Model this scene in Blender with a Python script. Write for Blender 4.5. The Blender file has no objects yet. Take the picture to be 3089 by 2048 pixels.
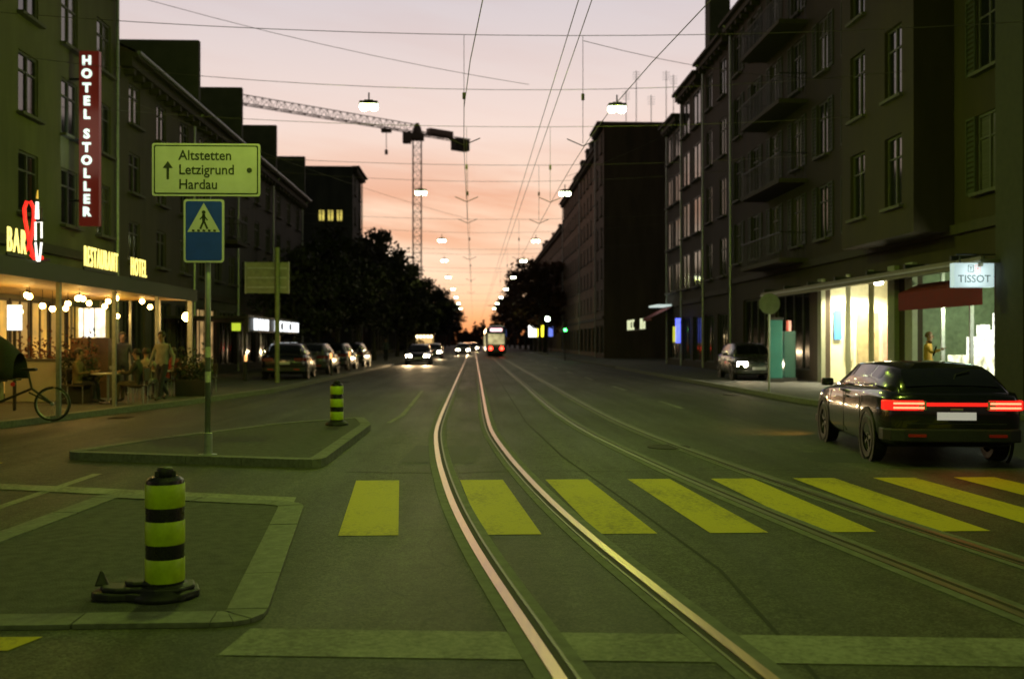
import bpy, math, random
from mathutils import Vector, Matrix
random.seed(7)
R = math.radians
PI = math.pi
scene = bpy.context.scene
COL = scene.collection

# ------------------------------------------------------------------ camera, sky, sun, exposure
cd = bpy.data.cameras.new('camera')
cd.lens = 35.0; cd.sensor_width = 36.0; cd.clip_start = 0.1; cd.clip_end = 3000
cam = bpy.data.objects.new('camera', cd); COL.objects.link(cam)
cam.location = (0, 0, 1.62)
cam.rotation_euler = (R(90.13), 0, R(-2.2))
cd.dof.use_dof = True; cd.dof.focus_distance = 9.0; cd.dof.aperture_fstop = 1.5; cd.dof.aperture_blades = 7
scene.camera = cam
scene.view_settings.view_transform = 'Standard'
scene.view_settings.look = 'None'
scene.view_settings.exposure = 0.0
scene.view_settings.gamma = 1.0
scene.view_settings.use_curve_mapping = False
scene.cycles.use_denoising = True
scene.cycles.max_bounces = 6
scene.cycles.diffuse_bounces = 3
scene.cycles.glossy_bounces = 4
scene.cycles.sample_clamp_indirect = 3.0
scene.cycles.caustics_reflective = False
scene.cycles.caustics_refractive = False

SUN_EL = R(0.8)
def make_world():
    w = bpy.data.worlds.new('World'); scene.world = w; w.use_nodes = True
    nt = w.node_tree; N = nt.nodes; Lk = nt.links; N.clear()
    out = N.new('ShaderNodeOutputWorld'); bg = N.new('ShaderNodeBackground')
    tc = N.new('ShaderNodeTexCoord'); sep = N.new('ShaderNodeSeparateXYZ')
    Lk.new(tc.outputs['Generated'], sep.inputs[0])
    def math_(op, a, b=None, clamp=False):
        n = N.new('ShaderNodeMath'); n.operation = op; n.use_clamp = clamp
        for i, v in enumerate((a, b)):
            if v is None: continue
            if isinstance(v, (int, float)): n.inputs[i].default_value = v
            else: Lk.new(v, n.inputs[i])
        return n.outputs[0]
    ramp = N.new('ShaderNodeValToRGB')
    z = math_('ADD', math_('MULTIPLY', sep.outputs[2], 0.5), 0.5)
    Lk.new(z, ramp.inputs[0])
    stops = [(-1.0, (.03, .028, .02)), (-.02, (.52, .20, .08)), (.006, (.88, .30, .10)), (.022, (.97, .46, .20)), (.048, (.98, .68, .44)), (.08, (.98, .80, .61)),
             (.135, (.96, .69, .52)), (.21, (.89, .715, .645)), (.324, (.69, .615, .635)), (.42, (.26, .22, .205)),
             (.6, (.055, .05, .046)), (1.0, (.015, .015, .016))]
    el = ramp.color_ramp.elements
    while len(el) > 1: el.remove(el[-1])
    el[0].position = 0.0; el[0].color = stops[0][1] + (1,)
    for p, c in stops[1:]:
        e = el.new(p * .5 + .5); e.color = c + (1,)
    # the glow lies over the far end of the street; the sky behind fades to dusk
    hor = math_('SQRT', math_('ADD', math_('MULTIPLY', sep.outputs[0], sep.outputs[0]), math_('ADD', math_('MULTIPLY', sep.outputs[1], sep.outputs[1]), 1e-4)))
    cosz = math_('DIVIDE', sep.outputs[1], hor)
    f = math_('ADD', math_('MULTIPLY', cosz, .5), .5)
    mr = N.new('ShaderNodeMapRange'); mr.interpolation_type = 'SMOOTHSTEP'
    mr.inputs['From Min'].default_value = 0.25; mr.inputs['From Max'].default_value = .97
    Lk.new(f, mr.inputs['Value'])
    dusk = N.new('ShaderNodeMix'); dusk.data_type = 'RGBA'; dusk.blend_type = 'MULTIPLY'; dusk.inputs[0].default_value = 1.0
    Lk.new(ramp.outputs[0], dusk.inputs[6]); dusk.inputs[7].default_value = (.07, .08, .09, 1)
    az = N.new('ShaderNodeMix'); az.data_type = 'RGBA'
    Lk.new(mr.outputs[0], az.inputs[0]); Lk.new(dusk.outputs[2], az.inputs[6]); Lk.new(ramp.outputs[0], az.inputs[7])
    # soft mauve cloud streaks low in the west
    comb = N.new('ShaderNodeCombineXYZ')
    Lk.new(math_('MULTIPLY', sep.outputs[0], 3.2), comb.inputs[0])
    Lk.new(math_('MULTIPLY', sep.outputs[1], 3.2), comb.inputs[1])
    Lk.new(math_('ADD', math_('MULTIPLY', sep.outputs[2], 22.0), math_('MULTIPLY', sep.outputs[0], 3.0)), comb.inputs[2])
    no = N.new('ShaderNodeTexNoise'); no.inputs['Scale'].default_value = 1.35; no.inputs['Detail'].default_value = 5; no.inputs['Roughness'].default_value = .52
    Lk.new(comb.outputs[0], no.inputs['Vector'])
    cr = N.new('ShaderNodeValToRGB'); cr.color_ramp.elements[0].position = .44; cr.color_ramp.elements[1].position = .64
    Lk.new(no.outputs[0], cr.inputs[0])
    band = N.new('ShaderNodeValToRGB'); Lk.new(sep.outputs[2], band.inputs[0])
    b = band.color_ramp.elements; b[0].position = .045; b[0].color = (0, 0, 0, 1); b[1].position = .105; b[1].color = (1, 1, 1, 1)
    e = b.new(.145); e.color = (.9, .9, .9, 1); e = b.new(.20); e.color = (.15, .15, .15, 1); e = b.new(.4); e.color = (0.1, .1, .1, 1)
    cf = math_('MULTIPLY', math_('MULTIPLY', cr.outputs[0], band.outputs[0]), .75)
    cl = N.new('ShaderNodeMix'); cl.data_type = 'RGBA'; cl.blend_type = 'MULTIPLY'
    Lk.new(cf, cl.inputs[0]); Lk.new(az.outputs[2], cl.inputs[6]); cl.inputs[7].default_value = (.80, .50, .40, 1)
    sky = N.new('ShaderNodeTexSky'); sky.sky_type = 'NISHITA'; sky.sun_disc = False
    sky.sun_elevation = SUN_EL; sky.sun_rotation = R(0.0); sky.altitude = 400; sky.air_density = 1.2; sky.dust_density = 2.0
    add = N.new('ShaderNodeMix'); add.data_type = 'RGBA'; add.blend_type = 'ADD'; add.inputs[0].default_value = .012
    Lk.new(cl.outputs[2], add.inputs[6]); Lk.new(sky.outputs[0], add.inputs[7])
    Lk.new(add.outputs[2], bg.inputs[0]); bg.inputs[1].default_value = 1.0
    Lk.new(bg.outputs[0], out.inputs[0])
make_world()
sl = bpy.data.lights.new('sun', 'SUN'); sl.energy = 0.12; sl.angle = R(3); sl.color = (1, .5, .22)
so = bpy.data.objects.new('sun', sl); COL.objects.link(so); so.rotation_euler = (R(-90) + SUN_EL, 0, 0); so.rotation_euler = (R(89.2), 0, R(180))

# ------------------------------------------------------------------ materials
MATS = {}
def mat(name, col, rough=.7, metal=0.0, var=.25, scale=6.0, bump=0.0, bscale=40.0, spec=.5, col2=None, coat=0.0, stretch=None):
    if name in MATS: return MATS[name]
    m = bpy.data.materials.new(name); m.use_nodes = True
    nt = m.node_tree; N = nt.nodes; Lk = nt.links
    p = N['Principled BSDF']; p.inputs['Roughness'].default_value = rough; p.inputs['Metallic'].default_value = metal
    p.inputs['Specular IOR Level'].default_value = spec; p.inputs['Coat Weight'].default_value = coat
    tc = N.new('ShaderNodeTexCoord'); vec = tc.outputs['Object']
    if stretch:
        mp = N.new('ShaderNodeMapping'); mp.inputs['Scale'].default_value = stretch; Lk.new(vec, mp.inputs[0]); vec = mp.outputs[0]
    no = N.new('ShaderNodeTexNoise'); no.inputs['Scale'].default_value = scale; no.inputs['Detail'].default_value = 6; no.inputs['Roughness'].default_value = .6
    Lk.new(vec, no.inputs['Vector'])
    rp = N.new('ShaderNodeValToRGB'); rp.color_ramp.elements[0].position = .3; rp.color_ramp.elements[1].position = .72
    c = Vector(col); c2 = Vector(col2) if col2 else c * (1 + var)
    rp.color_ramp.elements[0].color = tuple(c * (1 - var)) + (1,); rp.color_ramp.elements[1].color = tuple(c2) + (1,)
    Lk.new(no.outputs[0], rp.inputs[0]); Lk.new(rp.outputs[0], p.inputs['Base Color'])
    mr = N.new('ShaderNodeMapRange'); mr.inputs['To Min'].default_value = max(.02, rough - .1); mr.inputs['To Max'].default_value = min(1, rough + .1)
    Lk.new(no.outputs[0], mr.inputs[0]); Lk.new(mr.outputs[0], p.inputs['Roughness'])
    if bump:
        n2 = N.new('ShaderNodeTexNoise'); n2.inputs['Scale'].default_value = bscale; n2.inputs['Detail'].default_value = 4
        Lk.new(vec, n2.inputs['Vector'])
        b = N.new('ShaderNodeBump'); b.inputs['Strength'].default_value = bump; b.inputs['Distance'].default_value = .02
        Lk.new(n2.outputs[0], b.inputs['Height']); Lk.new(b.outputs[0], p.inputs['Normal'])
    MATS[name] = m; return m

def emit(name, col, s, var=0.0, scale=3.0, base=(.5, .5, .5)):
    if name in MATS: return MATS[name]
    m = bpy.data.materials.new(name); m.use_nodes = True
    nt = m.node_tree; N = nt.nodes; Lk = nt.links
    p = N['Principled BSDF']; p.inputs['Base Color'].default_value = tuple(base) + (1,); p.inputs['Roughness'].default_value = .35
    p.inputs['Emission Strength'].default_value = s; p.inputs['Emission Color'].default_value = tuple(col) + (1,)
    if var:
        tc = N.new('ShaderNodeTexCoord'); no = N.new('ShaderNodeTexNoise'); no.inputs['Scale'].default_value = scale; no.inputs['Detail'].default_value = 3
        Lk.new(tc.outputs['Object'], no.inputs['Vector'])
        rp = N.new('ShaderNodeValToRGB'); rp.color_ramp.elements[0].position = .35; rp.color_ramp.elements[1].position = .65
        c = Vector(col)
        rp.color_ramp.elements[0].color = tuple(c * (1 - var)) + (1,); rp.color_ramp.elements[1].color = tuple(c) + (1,)
        Lk.new(no.outputs[0], rp.inputs[0]); Lk.new(rp.outputs[0], p.inputs['Emission Color'])
    MATS[name] = m; return m

def asphalt_mat():
    m = bpy.data.materials.new('asphalt'); m.use_nodes = True
    nt = m.node_tree; N = nt.nodes; Lk = nt.links; p = N['Principled BSDF']
    tc = N.new('ShaderNodeTexCoord')
    def noise(s, d=5, r=.6, st=None):
        n = N.new('ShaderNodeTexNoise'); n.inputs['Scale'].default_value = s; n.inputs['Detail'].default_value = d; n.inputs['Roughness'].default_value = r
        if st:
            mp = N.new('ShaderNodeMapping'); mp.inputs['Scale'].default_value = st; Lk.new(tc.outputs['Object'], mp.inputs[0]); Lk.new(mp.outputs[0], n.inputs['Vector'])
        else: Lk.new(tc.outputs['Object'], n.inputs['Vector'])
        return n.outputs[0]
    def ramp(v, a, b, ca, cb):
        r = N.new('ShaderNodeValToRGB'); r.color_ramp.elements[0].position = a; r.color_ramp.elements[1].position = b
        r.color_ramp.elements[0].color = tuple(ca) + (1,); r.color_ramp.elements[1].color = tuple(cb) + (1,); Lk.new(v, r.inputs[0]); return r.outputs[0]
    def mul(a, b, f=1.0):
        x = N.new('ShaderNodeMix'); x.data_type = 'RGBA'; x.blend_type = 'MULTIPLY'; x.inputs[0].default_value = f
        Lk.new(a, x.inputs[6]); Lk.new(b, x.inputs[7]); return x.outputs[2]
    big = ramp(noise(.22), .35, .7, (.054, .053, .040), (.080, .078, .060))
    streak = ramp(noise(1.1, 4, .6, (1.6, .10, 1)), .36, .66, (.78, .78, .78), (1.12, 1.12, 1.12))
    grain = ramp(noise(60, 3, .8), .32, .72, (.50, .50, .50), (1.5, 1.5, 1.5))
    stain = ramp(noise(1.9, 6, .7), .58, .74, (1, 1, 1), (.5, .5, .5))
    track = ramp(noise(.75, 3, .5, (1.5, .018, 1)), .38, .64, (.70, .70, .70), (1.22, 1.22, 1.22))
    vg = N.new('ShaderNodeTexVoronoi'); vg.inputs['Scale'].default_value = 62; Lk.new(tc.outputs['Object'], vg.inputs['Vector'])
    sp = N.new('ShaderNodeSeparateColor'); Lk.new(vg.outputs['Color'], sp.inputs[0])
    agg = ramp(sp.outputs[0], .15, .95, (.62, .62, .62), (1.55, 1.55, 1.55))
    mott = ramp(noise(7, 5, .75), .34, .68, (.72, .72, .72), (1.22, 1.22, 1.22))
    c = mul(mul(mul(mul(mul(mul(big, streak), grain), stain), track), agg), mott)
    vo = N.new('ShaderNodeTexVoronoi'); vo.feature = 'DISTANCE_TO_EDGE'; vo.inputs['Scale'].default_value = .33
    wv = N.new('ShaderNodeVectorMath'); wv.operation = 'ADD'
    n3 = N.new('ShaderNodeTexNoise'); n3.inputs['Scale'].default_value = 1.4; n3.inputs['Detail'].default_value = 5
    Lk.new(tc.outputs['Object'], n3.inputs['Vector']); Lk.new(tc.outputs['Object'], wv.inputs[0]); Lk.new(n3.outputs['Color'], wv.inputs[1]); Lk.new(wv.outputs[0], vo.inputs['Vector'])
    crack = ramp(vo.outputs['Distance'], .0, .006, (.35, .35, .35), (1, 1, 1))
    c = mul(c, crack, .75)
    Lk.new(c, p.inputs['Base Color'])
    mr = N.new('ShaderNodeMapRange'); mr.inputs['To Min'].default_value = .48; mr.inputs['To Max'].default_value = .82
    Lk.new(noise(.9, 5, .6, (1.4, .25, 1)), mr.inputs[0]); Lk.new(mr.outputs[0], p.inputs['Roughness'])
    b = N.new('ShaderNodeBump'); b.inputs['Strength'].default_value = .5; b.inputs['Distance'].default_value = .012
    Lk.new(noise(70, 3, .7), b.inputs['Height']); Lk.new(b.outputs[0], p.inputs['Normal'])
    p.inputs['Specular IOR Level'].default_value = .25
    MATS['asphalt'] = m; return m

M_asph = asphalt_mat()
M_pave = mat('pavement_asphalt', (.075, .073, .068), .85, var=.3, scale=1.4, bump=.4, bscale=60)
M_island = mat('island_asphalt', (.055, .055, .050), .85, var=.55, scale=9, bump=.5, bscale=70)
M_kerb = mat('granite_kerb', (.15, .15, .135), .8, var=.35, scale=14, bump=.3, bscale=90)
def paint_mat(name, col, worn, lo, hi, amt):
    m = bpy.data.materials.new(name); m.use_nodes = True; nt = m.node_tree; N = nt.nodes; Lk = nt.links; p = N['Principled BSDF']; p.inputs['Roughness'].default_value = .72; p.inputs['Specular IOR Level'].default_value = .25
    tc = N.new('ShaderNodeTexCoord')
    def nz(sc, d, st=(1, 1, 1)):
        mp = N.new('ShaderNodeMapping'); mp.inputs['Scale'].default_value = st; Lk.new(tc.outputs['Object'], mp.inputs[0])
        n = N.new('ShaderNodeTexNoise'); n.inputs['Scale'].default_value = sc; n.inputs['Detail'].default_value = d; n.inputs['Roughness'].default_value = .7; Lk.new(mp.outputs[0], n.inputs['Vector']); return n.outputs[0]
    ad = N.new('ShaderNodeMath'); ad.operation = 'ADD'; Lk.new(nz(1.3, 4, (1, .35, 1)), ad.inputs[0]); Lk.new(nz(22, 6), ad.inputs[1])
    rp = N.new('ShaderNodeValToRGB'); rp.color_ramp.elements[0].position = lo; rp.color_ramp.elements[1].position = hi
    rp.color_ramp.elements[0].color = (0, 0, 0, 1); rp.color_ramp.elements[1].color = (amt, amt, amt, 1)
    hf = N.new('ShaderNodeMath'); hf.operation = 'MULTIPLY'; hf.inputs[1].default_value = .5; Lk.new(ad.outputs[0], hf.inputs[0]); Lk.new(hf.outputs[0], rp.inputs[0])
    mx = N.new('ShaderNodeMix'); mx.data_type = 'RGBA'; mx.inputs[6].default_value = tuple(col) + (1,); mx.inputs[7].default_value = tuple(worn) + (1,); Lk.new(rp.outputs[0], mx.inputs[0])
    g = N.new('ShaderNodeMix'); g.data_type = 'RGBA'; g.blend_type = 'MULTIPLY'; g.inputs[0].default_value = .35; Lk.new(mx.outputs[2], g.inputs[6]); Lk.new(nz(90, 2), g.inputs[7]); Lk.new(g.outputs[2], p.inputs['Base Color'])
    bp = N.new('ShaderNodeBump'); bp.inputs['Strength'].default_value = .4; bp.inputs['Distance'].default_value = .01; Lk.new(nz(75, 3), bp.inputs['Height']); Lk.new(bp.outputs[0], p.inputs['Normal'])
    MATS[name] = m; return m
M_yel = paint_mat('yellow_road_paint', (.60, .47, .014), (.10, .09, .045), .50, .66, .85)
M_whi = paint_mat('white_road_paint', (.33, .33, .27), (.09, .088, .07), .42, .60, .85)
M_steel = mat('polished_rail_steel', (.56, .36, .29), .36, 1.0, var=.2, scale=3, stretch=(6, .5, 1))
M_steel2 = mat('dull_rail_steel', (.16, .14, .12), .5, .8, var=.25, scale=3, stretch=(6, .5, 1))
M_rust = mat('rail_groove', (.03, .022, .018), .8, .2, var=.4, scale=12)
M_joint = mat('rail_joint_sealing', (.12, .12, .105), .8, var=.35, scale=8)
M_black = mat('black_rubber', (.018, .018, .018), .55, var=.3, scale=20, bump=.2)
M_blackgloss = mat('black_plastic', (.014, .014, .014), .28, var=.2, scale=20)
M_fluo = mat('reflective_yellow_band', (.50, .66, .02), .38, var=.30, scale=7, col2=(.66, .84, .02))
M_galv = mat('galvanised_steel', (.36, .38, .37), .42, .7, var=.2, scale=10)
M_signw = mat('white_sign_face', (.56, .53, .62), .45, var=.08, scale=5)
M_signk = mat('black_sign_ink', (.03, .035, .03), .6, var=.1)
M_signb = mat('blue_sign_face', (.012, .05, .62), .42, var=.12, scale=6)
M_signback = mat('sign_back_aluminium', (.25, .25, .20), .55, .3, var=.25, scale=4)
M_dark = mat('dark_painted_metal', (.03, .03, .028), .5, .3, var=.3)
M_wire = mat('wire_steel', (.20, .17, .16), .6, .5, var=.2)
M_pane = mat('window_glass', (.012, .013, .014), .05, var=.3, scale=2, spec=.9)
M_curt = mat('curtained_glass', (.07, .06, .045), .16, var=.5, scale=1.1, spec=.8, stretch=(6, 1, .6))
M_blind = mat('blind_behind_glass', (.10, .095, .08), .2, var=.3, scale=2, spec=.8, stretch=(.3, 1, 14))
M_frame = mat('window_frame_paint', (.085, .078, .065), .6, var=.2)
M_framed = mat('dark_window_frame', (.05, .05, .045), .6, var=.2)
M_sill = mat('stone_sill', (.10, .09, .075), .8, var=.25, scale=8)
M_tile = mat('roof_tiles', (.07, .045, .035), .85, var=.4, scale=9, bump=.4, bscale=30)
M_fwall = mat('rendered_fire_wall', (.085, .082, .07), .9, var=.25, scale=1.2, bump=.3)
M_red = emit('red_neon', (1, .025, .015), 1.5, base=(.4, .02, .02))
M_litw = emit('lit_white_letters', (.80, 1.0, .88), 1.25)
M_litg = emit('lit_greenish_letters', (.60, .80, .60), 1.15)
M_lity = emit('lit_yellow_letters', (1.0, .80, .20), 1.7)
M_bulb = emit('warm_bulb', (1.0, .60, .17), 34)
M_lamp = emit('street_lamp_bowl', (.92, 1.0, .62), 26)
M_head = emit('headlight_glow', (1.0, .84, .58), 90)
M_tail = emit('tail_light_glow', (1.0, .02, .012), 1.0, base=(.3, .01, .01))
M_green = emit('green_signal', (.04, 1.0, .10), 22)
def winlit(n, c, s): return emit(n, c, s, var=.75, scale=1.7)

# ------------------------------------------------------------------ mesh helper
class MB:
    def __init__(s): s.v = []; s.f = []; s.m = []
    def add(s, vs, fs, M=None, mi=0):
        o = len(s.v)
        s.v += [tuple(M @ Vector(p)) if M else tuple(p) for p in vs]
        s.f += [tuple(i + o for i in f) for f in fs]; s.m += [mi] * len(fs); return s
    def box(s, x0, x1, y0, y1, z0, z1, mi=0, M=None):
        vs = [(x0, y0, z0), (x1, y0, z0), (x1, y1, z0), (x0, y1, z0), (x0, y0, z1), (x1, y0, z1), (x1, y1, z1), (x0, y1, z1)]
        return s.add(vs, [(0, 3, 2, 1), (4, 5, 6, 7), (0, 1, 5, 4), (1, 2, 6, 5), (2, 3, 7, 6), (3, 0, 4, 7)], M, mi)
    def tube(s, path, r, n=8, mi=0, cap=True, M=None):
        pts = [Vector(p) for p in path]; rs = r if isinstance(r, (list, tuple)) else [r] * len(pts)
        vs = []; fs = []; up = None
        for i, p in enumerate(pts):
            d = (pts[min(i + 1, len(pts) - 1)] - pts[max(i - 1, 0)])
            if d.length < 1e-9: d = Vector((0, 0, 1))
            d.normalize()
            if up is None: up = Vector((0, 0, 1)) if abs(d.z) < .9 else Vector((1, 0, 0))
            a = d.cross(up)
            if a.length < 1e-4: a = d.orthogonal()
            a.normalize(); b = a.cross(d).normalized()
            for k in range(n):
                t = 2 * PI * k / n; vs.append(p + (a * math.cos(t) + b * math.sin(t)) * rs[i])
        for i in range(len(pts) - 1):
            for k in range(n):
                k2 = (k + 1) % n; fs.append((i * n + k, i * n + k2, (i + 1) * n + k2, (i + 1) * n + k))
        if cap: fs.append(tuple(range(n - 1, -1, -1))); fs.append(tuple(range((len(pts) - 1) * n, len(pts) * n)))
        return s.add(vs, fs, M, mi)
    def lathe(s, prof, n=24, c=(0, 0, 0), mi=0, M=None, cap=True):
        vs = []; fs = []
        for (r, z) in prof:
            for k in range(n):
                t = 2 * PI * k / n; vs.append((c[0] + r * math.cos(t), c[1] + r * math.sin(t), c[2] + z))
        for i in range(len(prof) - 1):
            for k in range(n):
                k2 = (k + 1) % n; fs.append((i * n + k, i * n + k2, (i + 1) * n + k2, (i + 1) * n + k))
        if cap: fs.append(tuple(range(n - 1, -1, -1))); fs.append(tuple(range((len(prof) - 1) * n, len(prof) * n)))
        return s.add(vs, fs, M, mi)
    def prism(s, pts, z0, z1, mi=0, M=None):
        a = sum(pts[i][0] * pts[(i + 1) % len(pts)][1] - pts[(i + 1) % len(pts)][0] * pts[i][1] for i in range(len(pts)))
        if a < 0: pts = pts[::-1]
        n = len(pts)
        vs = [(x, y, z0) for x, y in pts] + [(x, y, z1) for x, y in pts]
        fs = [tuple(range(n - 1, -1, -1)), tuple(range(n, 2 * n))] + [(i, (i + 1) % n, n + (i + 1) % n, n + i) for i in range(n)]
        return s.add(vs, fs, M, mi)
    def sphere(s, c, r, n=12, mi=0, sc=(1, 1, 1), M=None):
        vs = []; fs = []; k = n // 2
        for i in range(k + 1):
            t = PI * i / k
            for j in range(n):
                q = 2 * PI * j / n
                vs.append((c[0] + sc[0] * r * math.sin(t) * math.cos(q), c[1] + sc[1] * r * math.sin(t) * math.sin(q), c[2] - sc[2] * r * math.cos(t)))
        for i in range(k):
            for j in range(n):
                j2 = (j + 1) % n; fs.append((i * n + j, i * n + j2, (i + 1) * n + j2, (i + 1) * n + j))
        return s.add(vs, fs, M, mi)
    def mesh(s, name, mats):
        me = bpy.data.meshes.new(name); me.from_pydata(s.v, [], s.f)
        for m in (mats if isinstance(mats, (list, tuple)) else [mats]): me.materials.append(m)
        me.polygons.foreach_set('material_index', s.m); me.update(); return me
    def build(s, name, mats, parent=None, loc=(0, 0, 0), rz=0, smooth=False, bevel=0.0):
        me = s.mesh(name, mats)
        o = bpy.data.objects.new(name, me); COL.objects.link(o); o.parent = parent; o.location = loc; o.rotation_euler = (0, 0, rz)
        if smooth:
            for p in me.polygons: p.use_smooth = True
        if bevel:
            b = o.modifiers.new('bevel', 'BEVEL'); b.width = bevel; b.segments = 2; b.limit_method = 'ANGLE'; b.angle_limit = R(40)
        return o

def inst(name, me, parent=None, loc=(0, 0, 0), rz=0, rot=None, sc=None):
    o = bpy.data.objects.new(name, me); COL.objects.link(o); o.parent = parent; o.location = loc
    o.rotation_euler = rot if rot else (0, 0, rz)
    if sc: o.scale = sc
    return o
def thing(name, label, cat, loc=(0, 0, 0), rz=0, group=None):
    o = bpy.data.objects.new(name, None); COL.objects.link(o); o.location = loc; o.rotation_euler = (0, 0, rz); o.empty_display_size = .2
    o['label'] = label; o['category'] = cat
    if group: o['group'] = group
    return o
def tag(o, label, cat, group=None):
    o['label'] = label; o['category'] = cat
    if group: o['group'] = group
    return o
def struct(o, kind='structure'):
    o['kind'] = kind; return o
def copy_tree(o, parent=None, loc=None, rz=None, label=None):
    c = o.copy(); COL.objects.link(c); c.parent = parent
    if loc is not None: c.location = loc
    if rz is not None: c.rotation_euler = (0, 0, rz)
    if label: c['label'] = label
    for ch in list(o.children): copy_tree(ch, c)
    return c
def text_mesh(s, size, extrude=.01, mats=None, align='CENTER', spacing=1.0, bold=0.0):
    cu = bpy.data.curves.new('text', 'FONT'); cu.body = s; cu.size = size; cu.extrude = extrude; cu.align_x = align; cu.align_y = 'CENTER'
    cu.space_character = spacing; cu.resolution_u = 3; cu.offset = bold
    o = bpy.data.objects.new('text', cu); COL.objects.link(o)
    dg = bpy.context.evaluated_depsgraph_get(); me = bpy.data.meshes.new_from_object(o.evaluated_get(dg))
    bpy.data.objects.remove(o); me.materials.clear(); me.materials.append(mats); return me
FACE = (R(90), 0, 0)           # text that faces a viewer standing to the south
def light(kind, name, parent, loc, energy, col, size=.1, rot=None, spot=None, blend=.5):
    l = bpy.data.lights.new(name, kind); l.energy = energy; l.color = col
    if kind == 'AREA': l.shape = 'DISK'; l.size = size
    elif kind in ('POINT', 'SPOT'): l.shadow_soft_size = size
    if kind == 'SPOT': l.spot_size = spot; l.spot_blend = blend
    o = bpy.data.objects.new(name, l); COL.objects.link(o); o.parent = parent; o.location = loc
    if rot: o.rotation_euler = rot
    return o
def lerp_tab(tab, t):
    if t <= tab[0][0]: return tab[0][1]
    for (a, va), (b, vb) in zip(tab, tab[1:]):
        if t <= b: return va + (vb - va) * (t - a) / (b - a)
    return tab[-1][1]
def smooth_tab(tab, t):
    # catmull-rom through a table
    i = 0
    while i < len(tab) - 2 and t > tab[i + 1][0]: i += 1
    p = [tab[max(0, min(len(tab) - 1, i + k))] for k in (-1, 0, 1, 2)]
    t0, t1 = p[1][0], p[2][0]; u = max(0, min(1, (t - t0) / (t1 - t0)))
    m0 = (p[2][1] - p[0][1]) / max(1e-6, p[2][0] - p[0][0]) * (t1 - t0); m1 = (p[3][1] - p[1][1]) / max(1e-6, p[3][0] - p[1][0]) * (t1 - t0)
    return (2 * u**3 - 3 * u**2 + 1) * p[1][1] + (u**3 - 2 * u**2 + u) * m0 + (-2 * u**3 + 3 * u**2) * p[2][1] + (u**3 - u**2) * m1

# ------------------------------------------------------------------ road, markings, islands, pavements
road_mb = MB()
gx = [-700, -60, -20, -6, 6, 20, 60, 700]; gy = [-200, -20, 0, 20, 60, 150, 400, 1200]
for i in range(len(gx) - 1):
    for j in range(len(gy) - 1):
        road_mb.add([(gx[i], gy[j], 0), (gx[i + 1], gy[j], 0), (gx[i + 1], gy[j + 1], 0), (gx[i], gy[j + 1], 0)], [(0, 1, 2, 3)])
road = struct(road_mb.build('road', M_asph))

def paint(name, poly, m, z=.004, label=None):
    mb = MB(); n = len(poly); mb.add([(x, y, z) for x, y in poly], [tuple(range(n))])
    o = mb.build(name, m, road)
    if label: o['label'] = label
    return o
near = [-1.13, .07, 1.05, 2.0, 2.93, 3.92, 4.92, 5.92]; far = [-1.37, -.16, .84, 1.81, 2.80, 3.78, 4.75, 5.72]
for a, b in zip(near, far): paint('crossing_stripe', [(a, 8.36), (a + .5, 8.36), (b + .5, 11.68), (b, 11.68)], M_yel)
for a in (-6.6, -7.6, -8.6): paint('crossing_stripe', [(a, 10.9), (a + .5, 10.8), (a + .3, 13.6), (a - .2, 13.7)], M_yel)
paint('stop_line', [(-1.32, 5.20), (5.6, 4.62), (5.6, 5.10), (-1.26, 5.68)], M_whi)
paint('yellow_marking', [(-4.2, 5.30), (-2.44, 5.32), (-2.36, 5.56), (-4.2, 5.58)], M_yel)
paint('lane_line', [(-4.75, 5.0), (-4.63, 5.0), (-4.55, 12.4), (-4.67, 12.4)], M_whi)
edge = [(-1.75, 19.9), (-1.62, 22), (-1.66, 26), (-1.75, 33)]
for (a, b), (c, d) in zip(edge, edge[1:]): paint('lane_line', [(a, b), (a + .1, b), (c + .1, d), (c, d)], M_whi)
for y in range(24, 120, 9): paint('lane_line', [(5.0, y), (5.12, y), (5.12, y + 3), (5.0, y + 3)], M_whi)
# repaired trench patches
M_patch = mat('asphalt_patch', (.034, .034, .033), .72, var=.25, scale=3, bump=.4, bscale=70)
for p in ([(-1.0, 13.4), (.0, 13.3), (.1, 15.4), (-.9, 15.6)], [(4.6, 13.2), (6.2, 13.0), (6.3, 14.2), (4.7, 14.4)], [(-6.0, 17), (-4.4, 17.2), (-4.6, 19.2), (-6.1, 19)]):
    paint('asphalt_patch', p, M_patch, .003)
M_tar = mat('tar_seam', (.022, .022, .020), .92, var=.3, scale=5)
for pts in ([(1.6, 3.5), (1.75, 7.0), (1.55, 10), (1.25, 14), (1.05, 20), (1.08, 60)], [(5.0, 12.3), (3.6, 12.5), (2.0, 12.35), (.9, 12.5), (-.3, 12.3), (-1.6, 12.45)]):
    for (a, b), (c, d) in zip(pts, pts[1:]):
        e_ = Vector((c - a, d - b)).normalized(); n_ = Vector((-e_.y, e_.x)) * .014
        paint('tar_seam', [(a - n_.x, b - n_.y), (a + n_.x, b + n_.y), (c + n_.x, d + n_.y), (c - n_.x, d - n_.y)], M_tar, .0022 + .0003 * (int(a * 10) % 2))
paint('white_marking', [(-1.80, 10.02), (-1.84, 10.42), (-5.6, 11.62), (-5.6, 11.25), (-3.9, 10.70)], M_whi, .008)
for (gx_, gy_) in ((-5.6, 40), (8.2, 30), (-7.9, 21.5)):
    g_ = MB()
    for k in range(6): g_.box(-.2, .2, -.25 + k * .09, -.21 + k * .09, .002, .012)
    g_.build('drain_grate', M_rust, road, (gx_ + .4 * (1 if gx_ < 0 else -1), gy_, 0))
manhole = MB().lathe([(.33, 0), (.33, .008), (.29, .008), (.29, .006), (.0, .006)], 28).build('manhole_cover', M_rust, road, (3.0, 15.2, .001))

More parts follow.
